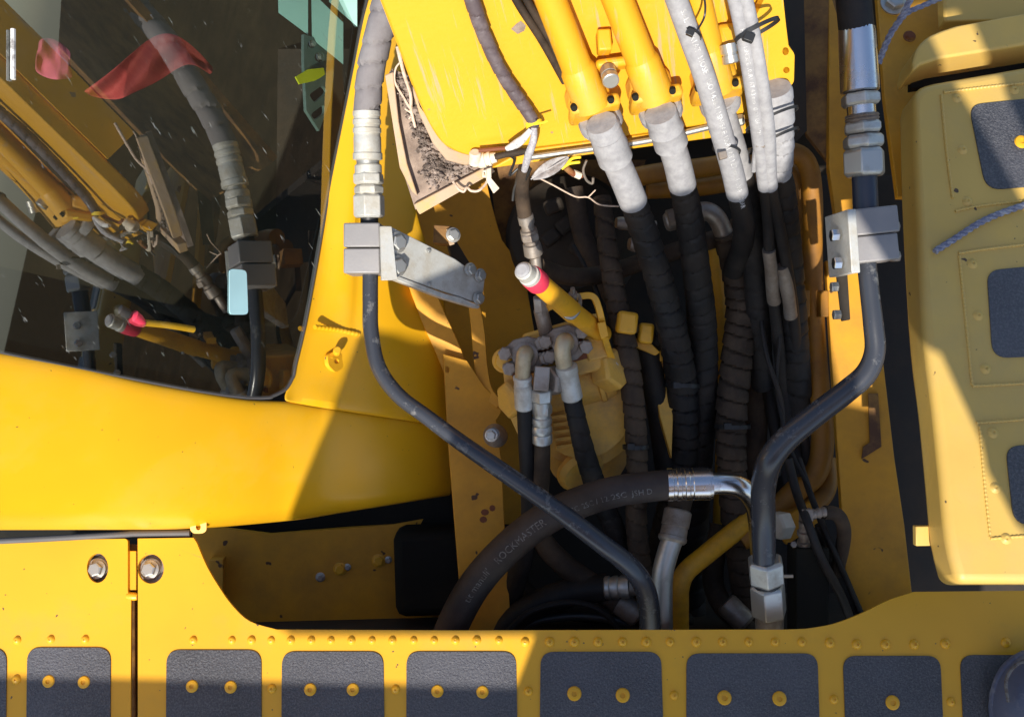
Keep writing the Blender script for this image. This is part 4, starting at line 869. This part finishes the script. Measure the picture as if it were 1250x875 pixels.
hexn('hex_nut', (661.5, 494, -.066), (662, 506, -.07), 12.5, ZINC, h, rot=.5)
lathe('ferrule', (661, 489, -.063), (662, 541, -.085), [(0, 11), (.1, 11.5), (.36, 10.5), (.38, 12), (.5, 12.5), (.56, 11.2), (.62, 12.4), (.72, 12.4), (.76, 11.4), (.8, 12.4), (.96, 12.4), (1, 10)], ZINC, h)
tube('hose_body', [(662, 538, -.084), (661, 580, -.11), (657, 625, -.14), (663, 660, -.16), (690, 690, -.17), (725, 715, -.17), (755, 736, -.16)], [10, 10.5, 11.5, 13, 14, 14, 14], RUBD, h)
lathe('end_ferrule', (752, 733, -.162), (780, 752, -.16), [(0, 14), (.1, 15), (.9, 15), (1, 12)], STEELD, h)
h = thing('motor_hose', 'wrapped black hose on a plated elbow from the right split flange', 'hose', (760, 680, -.2), GM)
tube('elbow', [(692, 420, -.075), (690, 416, -.05), (688, 418, -.042), (686.5, 430, -.042), (689, 446, -.05), (693, 460, -.058)], 10.2, YZINC, h)
lathe('ferrule', (691, 446, -.05), (699, 487, -.07), [(0, 11), (.03, 13.5), (.22, 13.5), (.24, 12.6), (.95, 13), (1, 11)], GALV, h)
tube('hose_body', [(698, 484, -.068), (706, 520, -.085), (716, 560, -.11), (730, 600, -.14), (748, 640, -.18), (768, 690, -.22)], [11.5, 12, 13, 13.5, 13, 13], RUB, h, wrap=22, amp=.06)
# dipstick
dp = thing('dipstick', 'yellow dipstick tube with pink red band and grey cap', 'dipstick', (708, 385, -.06))
lathe('tube', (655, 343, .085), (700, 382, -.01), [(0, 13), (1, 13.5)], YFIT, dp)
lathe('guide_tube', (698, 380, -.005), (735, 408, -.10), [(0, 12), (1, 12)], YFIT, dp)
lathe('red_band', (648, 337, .10), (658, 346, .079), [(0, 14), (.15, 15), (.85, 15), (1, 13.5)], RED, dp)
cp_ = lathe('cap', (638, 330, .118), (652, 341, .092), [(0, 10), (.05, 11.5), (.4, 12), (.42, 10.8), (.5, 10.8), (.52, 13.4), (.95, 13.6), (1, 12)], GALV, dp)
lathe('cap_top', (636.6, 329, .1205), (638.4, 330.4, .1172), [(0, 7), (.4, 9.5), (1, 10)], HGREY, cp_)
tube('ring_clamp', [(684, 372, .01), (688, 384, .012), (698, 388, .01), (706, 380, .004), (708, 368, -.01), (706, 360, -.02)], 2.6, ZINC, dp, segs=10)
stp = thing('strap_bracket', 'bent yellow strap bracket behind the dipstick', 'bracket', (735, 400, -.08))
rib('strap', [(668, 376, -.02), (690, 366, -.02), (712, 361, -.025), (724, 362, -.03), (730, 372, -.035), (735, 392, -.045), (738, 412, -.055)], [4, 4, 4, 4, 4, 4, 4], .012, stp, YFIT)
slab('foot', [(729, 394), (739, 392), (743, 410), (734, 414)], planeN((736, 402, -.04), (0, 0, 1)), .012, YFIT, stp, bevel=.001)
rib('stay', [(738, 410, -.055), (744, 430, -.08), (752, 450, -.11)], [4, 4, 4], .01, stp, YFIT)
lathe('stud', (700, 366, -.012), (699, 352, .0), [(0, 4.5), (.3, 4.5), (.32, 5.5), (.6, 5.5), (.62, 3), (1, 3)], STEELD, stp, segs=10)
hexn('small_nut', (750, 444, -.10), (754, 442, -.098), 5, ZINC, stp)
hc = thing('hose_clamp', 'yellow painted saddle clamp with black liner round the wrapped hose', 'clamp', (765, 395, -.09))
lathe('liner', (757, 384, -.108), (763, 407, -.115), [(0, 17), (.1, 18), (.9, 18), (1, 17)], BLK, hc)
box('saddle', (765, 394, -.088), 25, 27, 20, YFIT, hc, rot=-8, bevel=.0045)
box('rear_saddle', (788, 407, -.118), 18, 25, 18, YFIT, hc, rot=-6, bevel=.004)
slab('mount_ear', [(772, 412), (792, 416), (806, 430), (800, 434), (776, 424)], planeN((786, 420, -.13), (0, 0, 1)), .008, YFIT, hc, bevel=.001)
mb = thing('mount_bracket', 'yellow mounting bracket with rusty bolt right of the hose clamp', 'bracket', (805, 440, -.16))
slab('plate', [(788, 424), (812, 424), (818, 452), (822, 500), (820, 560), (806, 510), (796, 460)], planeN((806, 460, -.165), (.1, 0, 1)), .012, YCAST, mb, bevel=.0015)
lathe('rust_washer', (803, 435, -.165), (803, 434.5, -.155), [(0, 15), (.8, 15), (1, 13)], RUSTR, mb)
inst('bolt', BYEL, P(803, 434, -.154), (0, -.1, 1), mb, scale=.75)
lathe('greasy_nut', (804, 419, -.15), (803, 414, -.135), [(0, 10), (.6, 10), (1, 7)], DARKB, mb, segs=8)
bb = thing('ball_knob', 'dark round knob with bolt head at the frame plate edge', 'knob', (603, 531, -.12))
lathe('knob', (607, 533, -.16), (602, 530, -.12), [(0, 10), (.2, 14), (.6, 14.5), (.85, 12), (1, 8)], STEELD, bb, segs=20)
inst('bolt', BZS, P(600, 531, -.118), (-.2, 0, 1), bb, scale=1.0)

# ================================================================== OTHER HOSES AND PIPES IN THE BAY
GH = 'hoses routed through the engine bay'
rk = [(540, 800, -.14), (553, 762, -.13), (578, 716, -.118), (612, 676, -.10), (655, 640, -.08), (700, 616, -.06), (750, 600, -.035), (800, 593, -.03), (825, 591, -.03)]
h = thing('printed_hose', 'thick brown black hose with faded lettering arching across the lower bay', 'hose', (545, 780, -.07))
hb = tube('hose_body', rk, [20, 20, 20, 20, 20, 19.5, 19, 18.5, 18], RUBM, h, segs=30)
hosetext("tit manuli'", rk, 20, 98, 13.5, LBLD, hb, ang=-.10, sx=1.1)
hosetext('ROCKMASTER', rk, 20, 172, 14, LBLD, hb, ang=-.10, sx=1.02)
hosetext('STG / SC  2SC / 12 2SC  JSH D', rk, 19, 278, 10, LBLD, hb, ang=-.30, sx=1.0)
lathe('ferrule', (814, 591.5, -.03), (869, 590, -.027), [(0, 17.5), (.01, 20), (.12, 20), (.14, 19), (.20, 19), (.22, 20), (.30, 20), (.32, 19), (.38, 19), (.40, 20), (.48, 20), (.5, 19.2), (.56, 19.2), (.58, 20), (.94, 20), (.95, 18.6), (1, 18.6)], CHROME, h, segs=32)
tube('elbow', [(868, 590, -.027), (885, 590, -.027), (902, 593, -.03), (915, 603, -.04), (924, 622, -.055), (928, 660, -.08), (930, 720, -.10)], [14, 13, 13, 13, 13, 13, 13], CHROME, h, segs=24)
h = hose('spiral_hose', 'brown spiral wrapped hose running straight down the middle of the bay', [(884, 285, -.10), (898, 330, -.125), (905, 380, -.145), (899, 440, -.16), (893, 500, -.17), (893, 560, -.18), (898, 640, -.2), (908, 720, -.22), (914, 790, -.24)], [14, 17, 19, 19, 19, 18, 17, 15, 14], RUBD, GH, wrap=21, amp=.10, segs=24)
tube('upper_elbow', [(815, 268, -.09), (840, 262, -.09), (862, 258, -.09), (876, 268, -.095), (886, 292, -.105)], 11.5, STEELD, h)
h = hose('spiral_hose', 'grey brown spiral wrapped hose through the yellow saddle clamp', [(735, 242, -.11), (740, 290, -.10), (748, 340, -.10), (757, 390, -.105), (767, 440, -.11), (775, 510, -.12), (778, 580, -.14), (777, 640, -.16), (786, 720, -.2), (798, 790, -.23)], [11, 12, 13, 14, 14, 13.5, 13, 13, 13.5, 14], RUBD, GH, wrap=22, amp=.10, segs=22)
hose('bay_hose', 'smooth dark hose just behind the clamped spiral hose', [(785, 400, -.14), (795, 450, -.16), (805, 510, -.19), (812, 560, -.21), (820, 620, -.25)], 14, RUB, GH)
hose('bay_hose', 'dusty brown hose crossing behind the dipstick tube', [(655, 322, -.06), (668, 330, -.10), (700, 338, -.13), (740, 334, -.15), (790, 318, -.16), (840, 302, -.15), (885, 287, -.14), (905, 270, -.13)], [10, 11, 11, 11, 11, 11, 11, 11], RUBD, GH)
hose('bay_hose', 'dark slanting hose in the shaded gap right of the harness', [(700, 230, -.22), (712, 290, -.22), (735, 340, -.22), (770, 400, -.24)], 12, RUBD, GH)
hose('bay_hose', 'thick dark hose at the bottom left below the printed hose', [(590, 800, -.2), (620, 762, -.19), (660, 736, -.18), (700, 722, -.17), (742, 717, -.16)], 17, RUB, GH)
lf = thing('hose_end', 'plated ferrule end right of the thick dark hose at the bottom', 'fitting', (755, 716, -.15))
lathe('ferrule', (738, 717, -.152), (768, 716, -.145), [(0, 12), (.05, 14), (.2, 14), (.25, 12.5), (.4, 14), (.55, 14), (.6, 12.5), (.7, 14), (1, 14)], ZINC, lf)
tube('elbow', [(767, 716, -.145), (785, 718, -.145), (800, 728, -.15), (805, 745, -.16)], 10, STEELD, lf)
hose('bay_cable', 'thin black cable along the bottom of the bay left of the steel pipe', [(600, 800, -.2), (640, 764, -.18), (700, 752, -.17), (760, 760, -.16), (800, 790, -.2)], 5, BLK, GH)
hose('bay_hose', 'dark hose curving low behind the thick dark hose', [(620, 700, -.28), (660, 735, -.26), (720, 748, -.26), (790, 752, -.26), (840, 760, -.28)], 12, RUB, GH)
h = thing('steel_pipe', 'bright bent steel pipe with ferrule at the bottom centre', 'pipe', (808, 780, -.15))
tube('pipe', [(822, 655, -.11), (815, 675, -.11), (809, 700, -.11), (808, 730, -.115), (809, 800, -.13)], 13, ZINC, h, segs=24)
lathe('ferrule', (828, 622, -.12), (820, 662, -.11), [(0, 15), (.05, 17), (.5, 17), (.52, 16), (.8, 16.5), (.82, 17.5), (.92, 17.5), (1, 15)], STEELD, h)
tube('hose_body', [(838, 580, -.16), (834, 600, -.14), (827, 626, -.12)], 14, RUBD, h)
t = thing('yellow_pipe', 'short bent yellow pipe at the bottom centre beside the steel pipe', 'pipe', (828, 780, -.16), 'yellow painted pipes in the bay')
tube('pipe', [(925, 626, -.19), (895, 650, -.175), (860, 678, -.16), (838, 697, -.15), (830, 715, -.15), (829, 740, -.155), (829, 800, -.17)], 12, YFIT, t)
t = thing('yellow_pipe', 'long yellow pipe descending along the right side of the bay', 'pipe', (990, 560, -.25), 'yellow painted pipes in the bay')
tube('pipe', [(750, 222, -.17), (800, 212, -.17), (870, 203, -.17), (930, 190, -.16), (965, 186, -.15), (985, 200, -.15), (992, 240, -.155), (992, 320, -.165), (994, 400, -.175), (1000, 480, -.185), (1004, 540, -.19), (995, 578, -.19), (970, 600, -.19), (945, 625, -.2)], [12] * 6 + [12, 12, 13, 13, 14, 14, 14, 13], YPIPE, t)
box('pipe_saddle', (981, 371, -.15), 10, 32, 18, YPIPE, t, rot=0); box('pipe_saddle', (1004, 371, -.15), 10, 32, 18, YPIPE, t, rot=0)
t = thing('yellow_pipe', 'yellow pipe with inner bend near the top right of the bay', 'pipe', (960, 620, -.25), 'yellow painted pipes in the bay')
tube('pipe', [(790, 232, -.2), (860, 228, -.2), (930, 214, -.19), (958, 206, -.18), (972, 225, -.18), (975, 270, -.19), (976, 340, -.2)], 11, YPIPE, t)
t = thing('yellow_pipe', 'lower yellow pipe curling behind the black connector block', 'pipe', (930, 680, -.25), 'yellow painted pipes in the bay')
tube('pipe', [(1008, 560, -.22), (1010, 590, -.21), (998, 612, -.2), (970, 628, -.19), (940, 640, -.18), (905, 660, -.18)], 12, YPIPE, t)
hexn('hex_nut', (960, 640, -.16), (945, 642, -.15), 18, CREAM, t)
t = thing('flat_bracket', 'small yellow bent bracket behind the right steel line', 'bracket', (965, 640, -.2))
slab('plate', [(945, 640), (990, 612), (1000, 622), (1000, 640), (960, 665)], planeN((970, 640, -.17), (.1, 0, 1)), .008, YBAY, t, bevel=.001)
# black connector block with cables
cbx = thing('connector_block', 'black connector block with small fitting at the bottom right of the bay', 'block', (988, 760, -.1))
box('block', (986, 730, -.085), 40, 130, 40, BLKM, cbx, bevel=.002)
lathe('stem', (981, 666, -.075), (981, 636, -.06), [(0, 8), (.2, 8), (.22, 6), (.45, 6), (.47, 8), (.6, 8), (.62, 5.5), (1, 6)], STEELD, cbx, segs=14)
box('elbow', (984, 628, -.055), 14, 15, 14, STEELD, cbx, bevel=.001)
lathe('barb', (989, 628, -.055), (1010, 624, -.06), [(0, 5), (.2, 7), (.3, 5), (.5, 7), (.6, 5), (.8, 7), (1, 5)], STEELD, cbx, segs=14)
for x in (969, 995): hexn('screw', (x, 665, -.066), (x, 664, -.06), 4, STEELD, cbx)
tube('pin', [(955, 703, -.07), (968, 703, -.07)], 2, CREAM, cbx, segs=8)
t = hose('rubber_tube', 'brown rubber tube looping from the connector block fitting', [(1006, 625, -.06), (1022, 628, -.065), (1030, 645, -.075), (1028, 670, -.085), (1020, 700, -.10)], 8.5, RUBD)
for k, (pp, r, lab) in enumerate((
    ([(962, 560, -.09), (972, 600, -.08), (985, 635, -.045), (1002, 680, -.05), (1028, 730, -.07), (1050, 790, -.10)], 5.5, 'black cable running diagonally in front of the connector block'),
    ([(975, 560, -.12), (990, 605, -.1), (1008, 650, -.08), (1030, 700, -.085), (1060, 770, -.11)], 4, 'thin braided cable beside the black diagonal cable'),
    ([(1000, 640, -.09), (1018, 690, -.10), (1040, 740, -.11), (1070, 800, -.13)], 6, 'dark cable lowest of those passing the connector block'))):
    hose('cable', lab, pp, r, RUB, 'cables passing the connector block', segs=12)
for k, (pp, r, m, lab) in enumerate((
    ([(930, 400, -.22), (938, 470, -.22), (950, 540, -.22), (965, 600, -.2), (985, 680, -.2)], 8, RUB, 'thin dark hose deep in the shade left of the long yellow pipe'),
    ([(955, 380, -.2), (962, 450, -.2), (968, 520, -.2), (975, 580, -.17)], 6, RUB, 'thinnest dark hose in the shade left of the long yellow pipe'),
    ([(870, 300, -.2), (878, 380, -.22), (880, 440, -.24), (884, 520, -.27), (880, 640, -.3)], 10, YFIT, 'orange tinted pipe deep behind the brown spiral hose'),
    ([(925, 440, -.24), (922, 520, -.24), (918, 600, -.24), (930, 700, -.24), (945, 800, -.25)], 15, RUBD, 'dusty hose deep in the shade right of the brown spiral hose'),
    ([(880, 640, -.25), (870, 700, -.24), (880, 735, -.22), (908, 765, -.2), (940, 800, -.2)], 13, RUBD, 'brown hose at the bottom right of the short yellow pipe'))):
    hose('bay_hose' if m is not YFIT else 'deep_pipe', lab, pp, r, m, GH)
lathe('hose_end', (885, 735, -.19), (912, 762, -.18), [(0, 13), (.1, 15), (.9, 15), (1, 12)], STEELD, None, label='dusty steel hose end at the bottom beside the lower hex nuts', cat='fitting')
# fittings in the shade right of the harness
for k, (a, b, r, lab) in enumerate((((752, 272, -.12), (800, 276, -.13), 8, 'upper grey fitting behind the hose nearest the cab'),
                                   ((768, 298, -.12), (806, 300, -.13), 9, 'lower grey hex fitting behind the hose nearest the cab'),
                                   ((812, 272, -.10), (846, 262, -.10), 12, 'dusty pipe end between the two wrapped boom hoses'))):
    t = thing('pipe_fitting', lab, 'fitting', a, 'fittings behind the boom hoses')
    lathe('barrel', a, b, [(0, r * .8), (.1, r), (.5, r), (.52, r * .8), (1, r * .8)], STEELD, t, segs=18)
    hexn('hex_nut', (a[0] + (b[0] - a[0]) * .5, a[1] + (b[1] - a[1]) * .5, a[2] + .002), (a[0] + (b[0] - a[0]) * .8, a[1] + (b[1] - a[1]) * .8, b[2] + .004), r * 1.25, STEELD, t)
for k, (pp, r, lab) in enumerate((
    ([(700, 300, -.18), (730, 360, -.15), (742, 430, -.17), (760, 520, -.2), (750, 600, -.22)], 3, 'thin black wire drooping behind the clamped spiral hose'),
    ([(905, 300, -.16), (925, 360, -.13), (935, 430, -.12), (955, 500, -.13), (950, 580, -.14)], 3, 'thin black wire hanging right of the brown spiral hose'),
    ([(940, 330, -.12), (952, 400, -.11), (948, 470, -.13), (962, 540, -.12), (990, 600, -.1)], 2.5, 'thinnest wire looping toward the connector block'),
    ([(620, 770, -.16), (650, 745, -.15), (700, 735, -.15), (740, 750, -.15), (770, 790, -.16)], 4, 'thin cable curling at the bottom below the plated ferrule end'))):
    hose('bay_wire', lab, pp, r, RUB, 'loose wires in the bay', segs=8)
for at, r, tl, lab in (((832, 470, -.16), (20, 24), -3, 'black cable tie round the wrapped hose nearest the cab'), ((894, 520, -.172), (20, 22), 0, 'black cable tie round the brown spiral hose'), ((776, 545, -.13), (14.5, 17), 2, 'black cable tie round the clamped spiral hose')):
    t = thing('cable_tie', lab, 'cable tie', at, 'cable ties on the bay hoses'); tie('band', at, r, tl, t, h=5, th=1.6)
    box('lock_head', (at[0] - 6, at[1], at[2] + r[1] * K * 1.05), 9, 8, 6, BLK, t, bevel=.0006)
# dark slewing housing seen in the gap
t = thing('slew_housing', 'dark greasy round housing in the shaded gap behind the dipstick', 'housing', (690, 280, -.3))
lathe('drum', (700, 300, -.42), (690, 280, -.27), [(0, 80), (.6, 78), (.8, 70), (.9, 50), (1, 20)], DARKB, t, segs=36)
for x, y in ((676, 252), (690, 275), (672, 290), (705, 300)): box('greasy_lump', (x, y, -.25), 24, 18, 16, DARKB, t, rot=random.randint(0, 80), bevel=.005)

# ================================================================== WIRING AT THE BOOM
GW = 'wires on the boom'
hw = thing('wire_harness', 'purple grey taped wire harness lying down the boom face', 'harness', (650, 160, .12))
tube('loom', [(520, -200, bz(520, -200, .012)), (560, -60, bz(560, -60, .012)), (578, 5, bz(578, 5, .010)), (594, 50, bz(594, 50, .010)), (612, 88, bz(612, 88, .011)), (634, 122, bz(634, 122, .012)), (650, 146, bz(650, 146, .016)), (652, 156, bz(652, 156, .018))], [10, 10, 10, 9, 8.5, 8.5, 7.5, 6], TAPEM, hw, wrap=17, amp=.08, segs=16)
tie('tape_band', (652, 152, bz(652, 152, .016)), (9, 9), 16, hw, YWIRE, h=6, th=1.5)
tube('woven_sleeve', [(652, 156, .125), (651, 172, .12), (645, 190, .11), (640, 208, .09)], [4, 4.5, 5, 4], SLEEVE, hw, segs=12)
tube('grey_plug_lead', [(648, 158, .125), (640, 168, .12), (630, 176, .115), (618, 182, .11)], [3, 4.5, 5.5, 3], LBL, hw, segs=12)
tube('tie_end', [(652, 152, .145), (662, 150, .15), (668, 148, .15)], 1.4, YWIRE, hw, segs=6)
for k, (x0, lab) in enumerate(((0, 'left one of two thin brown lines along the boom pipe nearest the cab'), (12, 'right one of two thin brown lines along the boom pipe nearest the cab'))):
    hose('boom_line', lab, [(545 + x0 * 1.2, -200, bz(545, -200, .006)), (602 + x0 * 1.2, -60, bz(602, -60, .006)), (630 + x0 * 1.1, 0, bz(630, 0, .006)), (662 + x0 * .9, 50, bz(662, 50, .006)), (690 + x0 * .5, 100, bz(690, 100, .006))], 5.2, RUBD, GW, segs=12)
cn = thing('wire_connector', 'cream plastic elbow connector lying on the lower boom edge', 'connector', (590, 195, .1))
lathe('body', (583, 197, bz(583, 197, .008)), (606, 192, bz(606, 192, .010)), [(0, 8), (.1, 9.5), (.4, 9.5), (.42, 8), (.55, 8), (.57, 9), (.7, 9), (.72, 7), (1, 6)], CREAM, cn, segs=20)
lathe('elbow_head', (580, 186, bz(580, 186, .012)), (580, 200, bz(580, 200, .01)), [(0, 6), (.1, 7.5), (.9, 8), (1, 6)], CREAM, cn, segs=18)
tube('lead', [(604, 192, bz(604, 192, .012)), (620, 188, bz(620, 188, .012)), (632, 186, bz(632, 186, .012)), (644, 184, bz(644, 184, .012))], [4, 4, 5, 3.5], RUBD, cn, segs=12)
tube('upper_lead', [(584, 184, bz(584, 184, .012)), (605, 182, bz(605, 182, .012)), (625, 179, bz(625, 179, .012)), (640, 165, bz(640, 165, .014)), (648, 156, bz(648, 156, .016))], 2.6, RUSTR, cn, segs=8)
cc = thing('wire_clip', 'broken cream plastic clip hanging under the boom ledge', 'clip', (600, 222, .06))
slab('stem', [(594, 206), (600, 204), (600, 218), (610, 230), (603, 236), (594, 220)], planeN((600, 218, .065), (.2, 0, 1)), .004, CREAM, cc, bevel=.0008)
slab('hook', [(589, 208), (594, 207), (594, 217), (589, 216)], planeN((592, 212, .062), (.2, 0, 1)), .004, CREAM, cc, bevel=.0006, holes=[[(590.5, 210), (592.5, 210), (592.5, 214), (590.5, 214)]])
vh = thing('vertical_hose', 'brown hose with dusty crimped fitting hanging under the wire connectors', 'hose', (655, 320, -.05))
tube('hose_body', [(640, 205, .05), (637, 225, .03), (638, 245, .01), (641, 265, -.005)], [8, 9, 9, 9], RUBD, vh)
lathe('ferrule', (641, 262, -.003), (652, 312, -.035), [(0, 8.5), (.03, 10), (.2, 10), (.22, 8), (.34, 8), (.36, 10.5), (.58, 11), (.6, 8.5), (.68, 8.5), (.7, 11), (.95, 12), (1, 9)], STEELD, vh, segs=14)
hexn('hex_nut', (646, 284, -.015), (648, 294, -.02), 11.5, STEELD, vh)
lathe('pipe', (653, 308, -.035), (656, 336, -.05), [(0, 6.5), (1, 6.5)], STEELD, vh)
hexn('hex_stem', (659, 362, -.06), (661, 382, -.07), 9.5, STEELD, vh)
lathe('lower_pipe', (660, 378, -.068), (669, 416, -.09), [(0, 9), (1, 9)], STEELD, vh)
for k, pp in enumerate(([(632, 206, .05), (622, 214, .05), (628, 196, .07), (622, 190, .08)], [(636, 210, .05), (628, 230, .03), (626, 245, .02)], [(648, 206, .06), (640, 222, .04)])):
    tube('loose_wire', pp, 1.8, BLK, vh, segs=8)
lv = thing('dry_leaf', 'grey curled dry leaf caught under the boom edge', 'leaf', (670, 205, .08))
rws = []
for i in range(9):
    t = i / 8; cx, cy = 650 + 44 * t, 218 - 26 * t; w = 9.5 * math.sin(math.pi * (0.06 + .9 * t)) ** .8
    rws.append([P(cx + s * w * .5, cy + s * w * .85, .085 + .006 * (abs(s) - .4) + .004 * math.sin(t * 6)) for s in (-1, -.5, 0, .5, 1)])
surf('blade', rws, LEAFM, lv, th=.0012)
tube('midrib', [(648, 219, .086), (672, 205, .0865), (694, 192, .087)], .9, LEAFM, lv, segs=6)
yw = thing('cut_wires', 'bare yellow wire ends beside the dry leaf', 'wire', (700, 195, .07))
for pp in ([(690, 203, .07), (698, 194, .08), (709, 192, .085)], [(686, 206, .07), (695, 200, .075), (708, 198, .08)]): tube('wire', pp, 1.8, YWIRE, yw, segs=8)
tube('brown_lead', [(690, 204, .06), (700, 212, .05), (710, 214, .04)], 4, RUSTR, yw, segs=10)
lathe('sleeve', (699, 211, .05), (708, 215, .045), [(0, 4.5), (1, 4.5)], CREAM, yw, segs=12)
tube('hook', [(716, 196, .06), (712, 208, .05), (716, 220, .04), (723, 224, .035), (724, 217, .04)], 1.6, STEELD, yw, segs=8)

# ================================================================== ADDED UNSEEN PANEL BEHIND THE VIEWER (outline and gaps cut to shape the shade)
SA = (Vector((1, 0, 0)) - SUN * SUN.x).normalized(); SB = SUN.cross(SA)
def ab(px, py, z): p = P(px, py, z); return (p.dot(SA), p.dot(SB))
def caster(name, poly, label, holes=()):
    loops = [poly] + list(holes); fl = [q for lp in loops for q in lp]
    v = [SA * a + SB * b + SUN * 1.30 for a, b in fl]; N = len(v); v += [p + SUN * .012 for p in v]
    tr = tessellate_polygon([[Vector((a, b, 0)) for a, b in lp] for lp in loops])
    f = [tuple(t) for t in tr] + [tuple(i + N for i in t)[::-1] for t in tr]; o = 0
    for lp in loops:
        m = len(lp); f += [(o + i, o + (i + 1) % m, o + (i + 1) % m + N, o + i + N) for i in range(m)]; o += m
    return mesh(name, v, f, YEL, None, smooth=0, label=label, cat='hood')
pz = lambda x, y: zz(x, y, PLT)
abp = lambda x, y: ab(x, y, pz(x, y)); abt = lambda x, y: ab(x, y, zz(x, y, TNK))
main = [abp(-90, 822), abp(0, 824), abp(630, 837), (.046, -.2785), (-.235, -.2785), (-.276, -.262)]
main += [ab(355, 632, lowz(355, 632)), ab(404, 507, lowz(404, 507)), ab(441, 402, cabpt(441, 402).z)]
main += [(-.192, -.030), (-.172, -.043), (-.143, -.069), (-.104, -.088), (-.075, -.098), (-.064, -.080), (-.095, -.057), (-.126, -.038), (-.148, -.012), (-.160, .016), (-.158, .058), (-.10, .062), (-.055, .066), ab(668, 372, .05), ab(740, 262, .045), ab(775, 246, .055), ab(836, 225, .062), ab(900, 236, .07), ab(935, 228, .08), ab(952, 214, .066), ab(975, 130, .10), ab(985, -80, .15)]
main += [(.40, .50), (.74, .50), (.74, -.62), (-.66, -.62), (-.66, -.31)]
gap1 = [abt(x, y) for x, y in ((1133, 38), (1160, 30), (1186, 25), (1202, 62), (1217, 82), (1228, 118), (1262, 190), (1290, 250), (1270, 285), (1240, 230), (1187, 136), (1170, 108), (1150, 72))]
gap2 = [ab(1046, 470, .095), ab(1030, 335, .12), ab(1024, 262, .13), ab(1046, 262, .13), ab(1086, 326, .12), ab(1084, 420, .10)] + \
       [abt(x, y) for x, y in ((1130, 425), (1148, 432), (1162, 462), (1182, 505), (1198, 540), (1205, 575), (1222, 605), (1240, 640), (1300, 690), (1290, 735), (1170, 735), (1105, 720))]
caster('shade_panel', main, 'added unseen yellow panel with cut gaps, behind the viewer, that shades the bay', [gap1, gap2])
if __import__('os').environ.get('DBG'):
    for n_, l_ in (('main', main), ('gap1', gap1), ('gap2', gap2)): print(n_, [(round(a, 3), round(b, 3)) for a, b in l_])
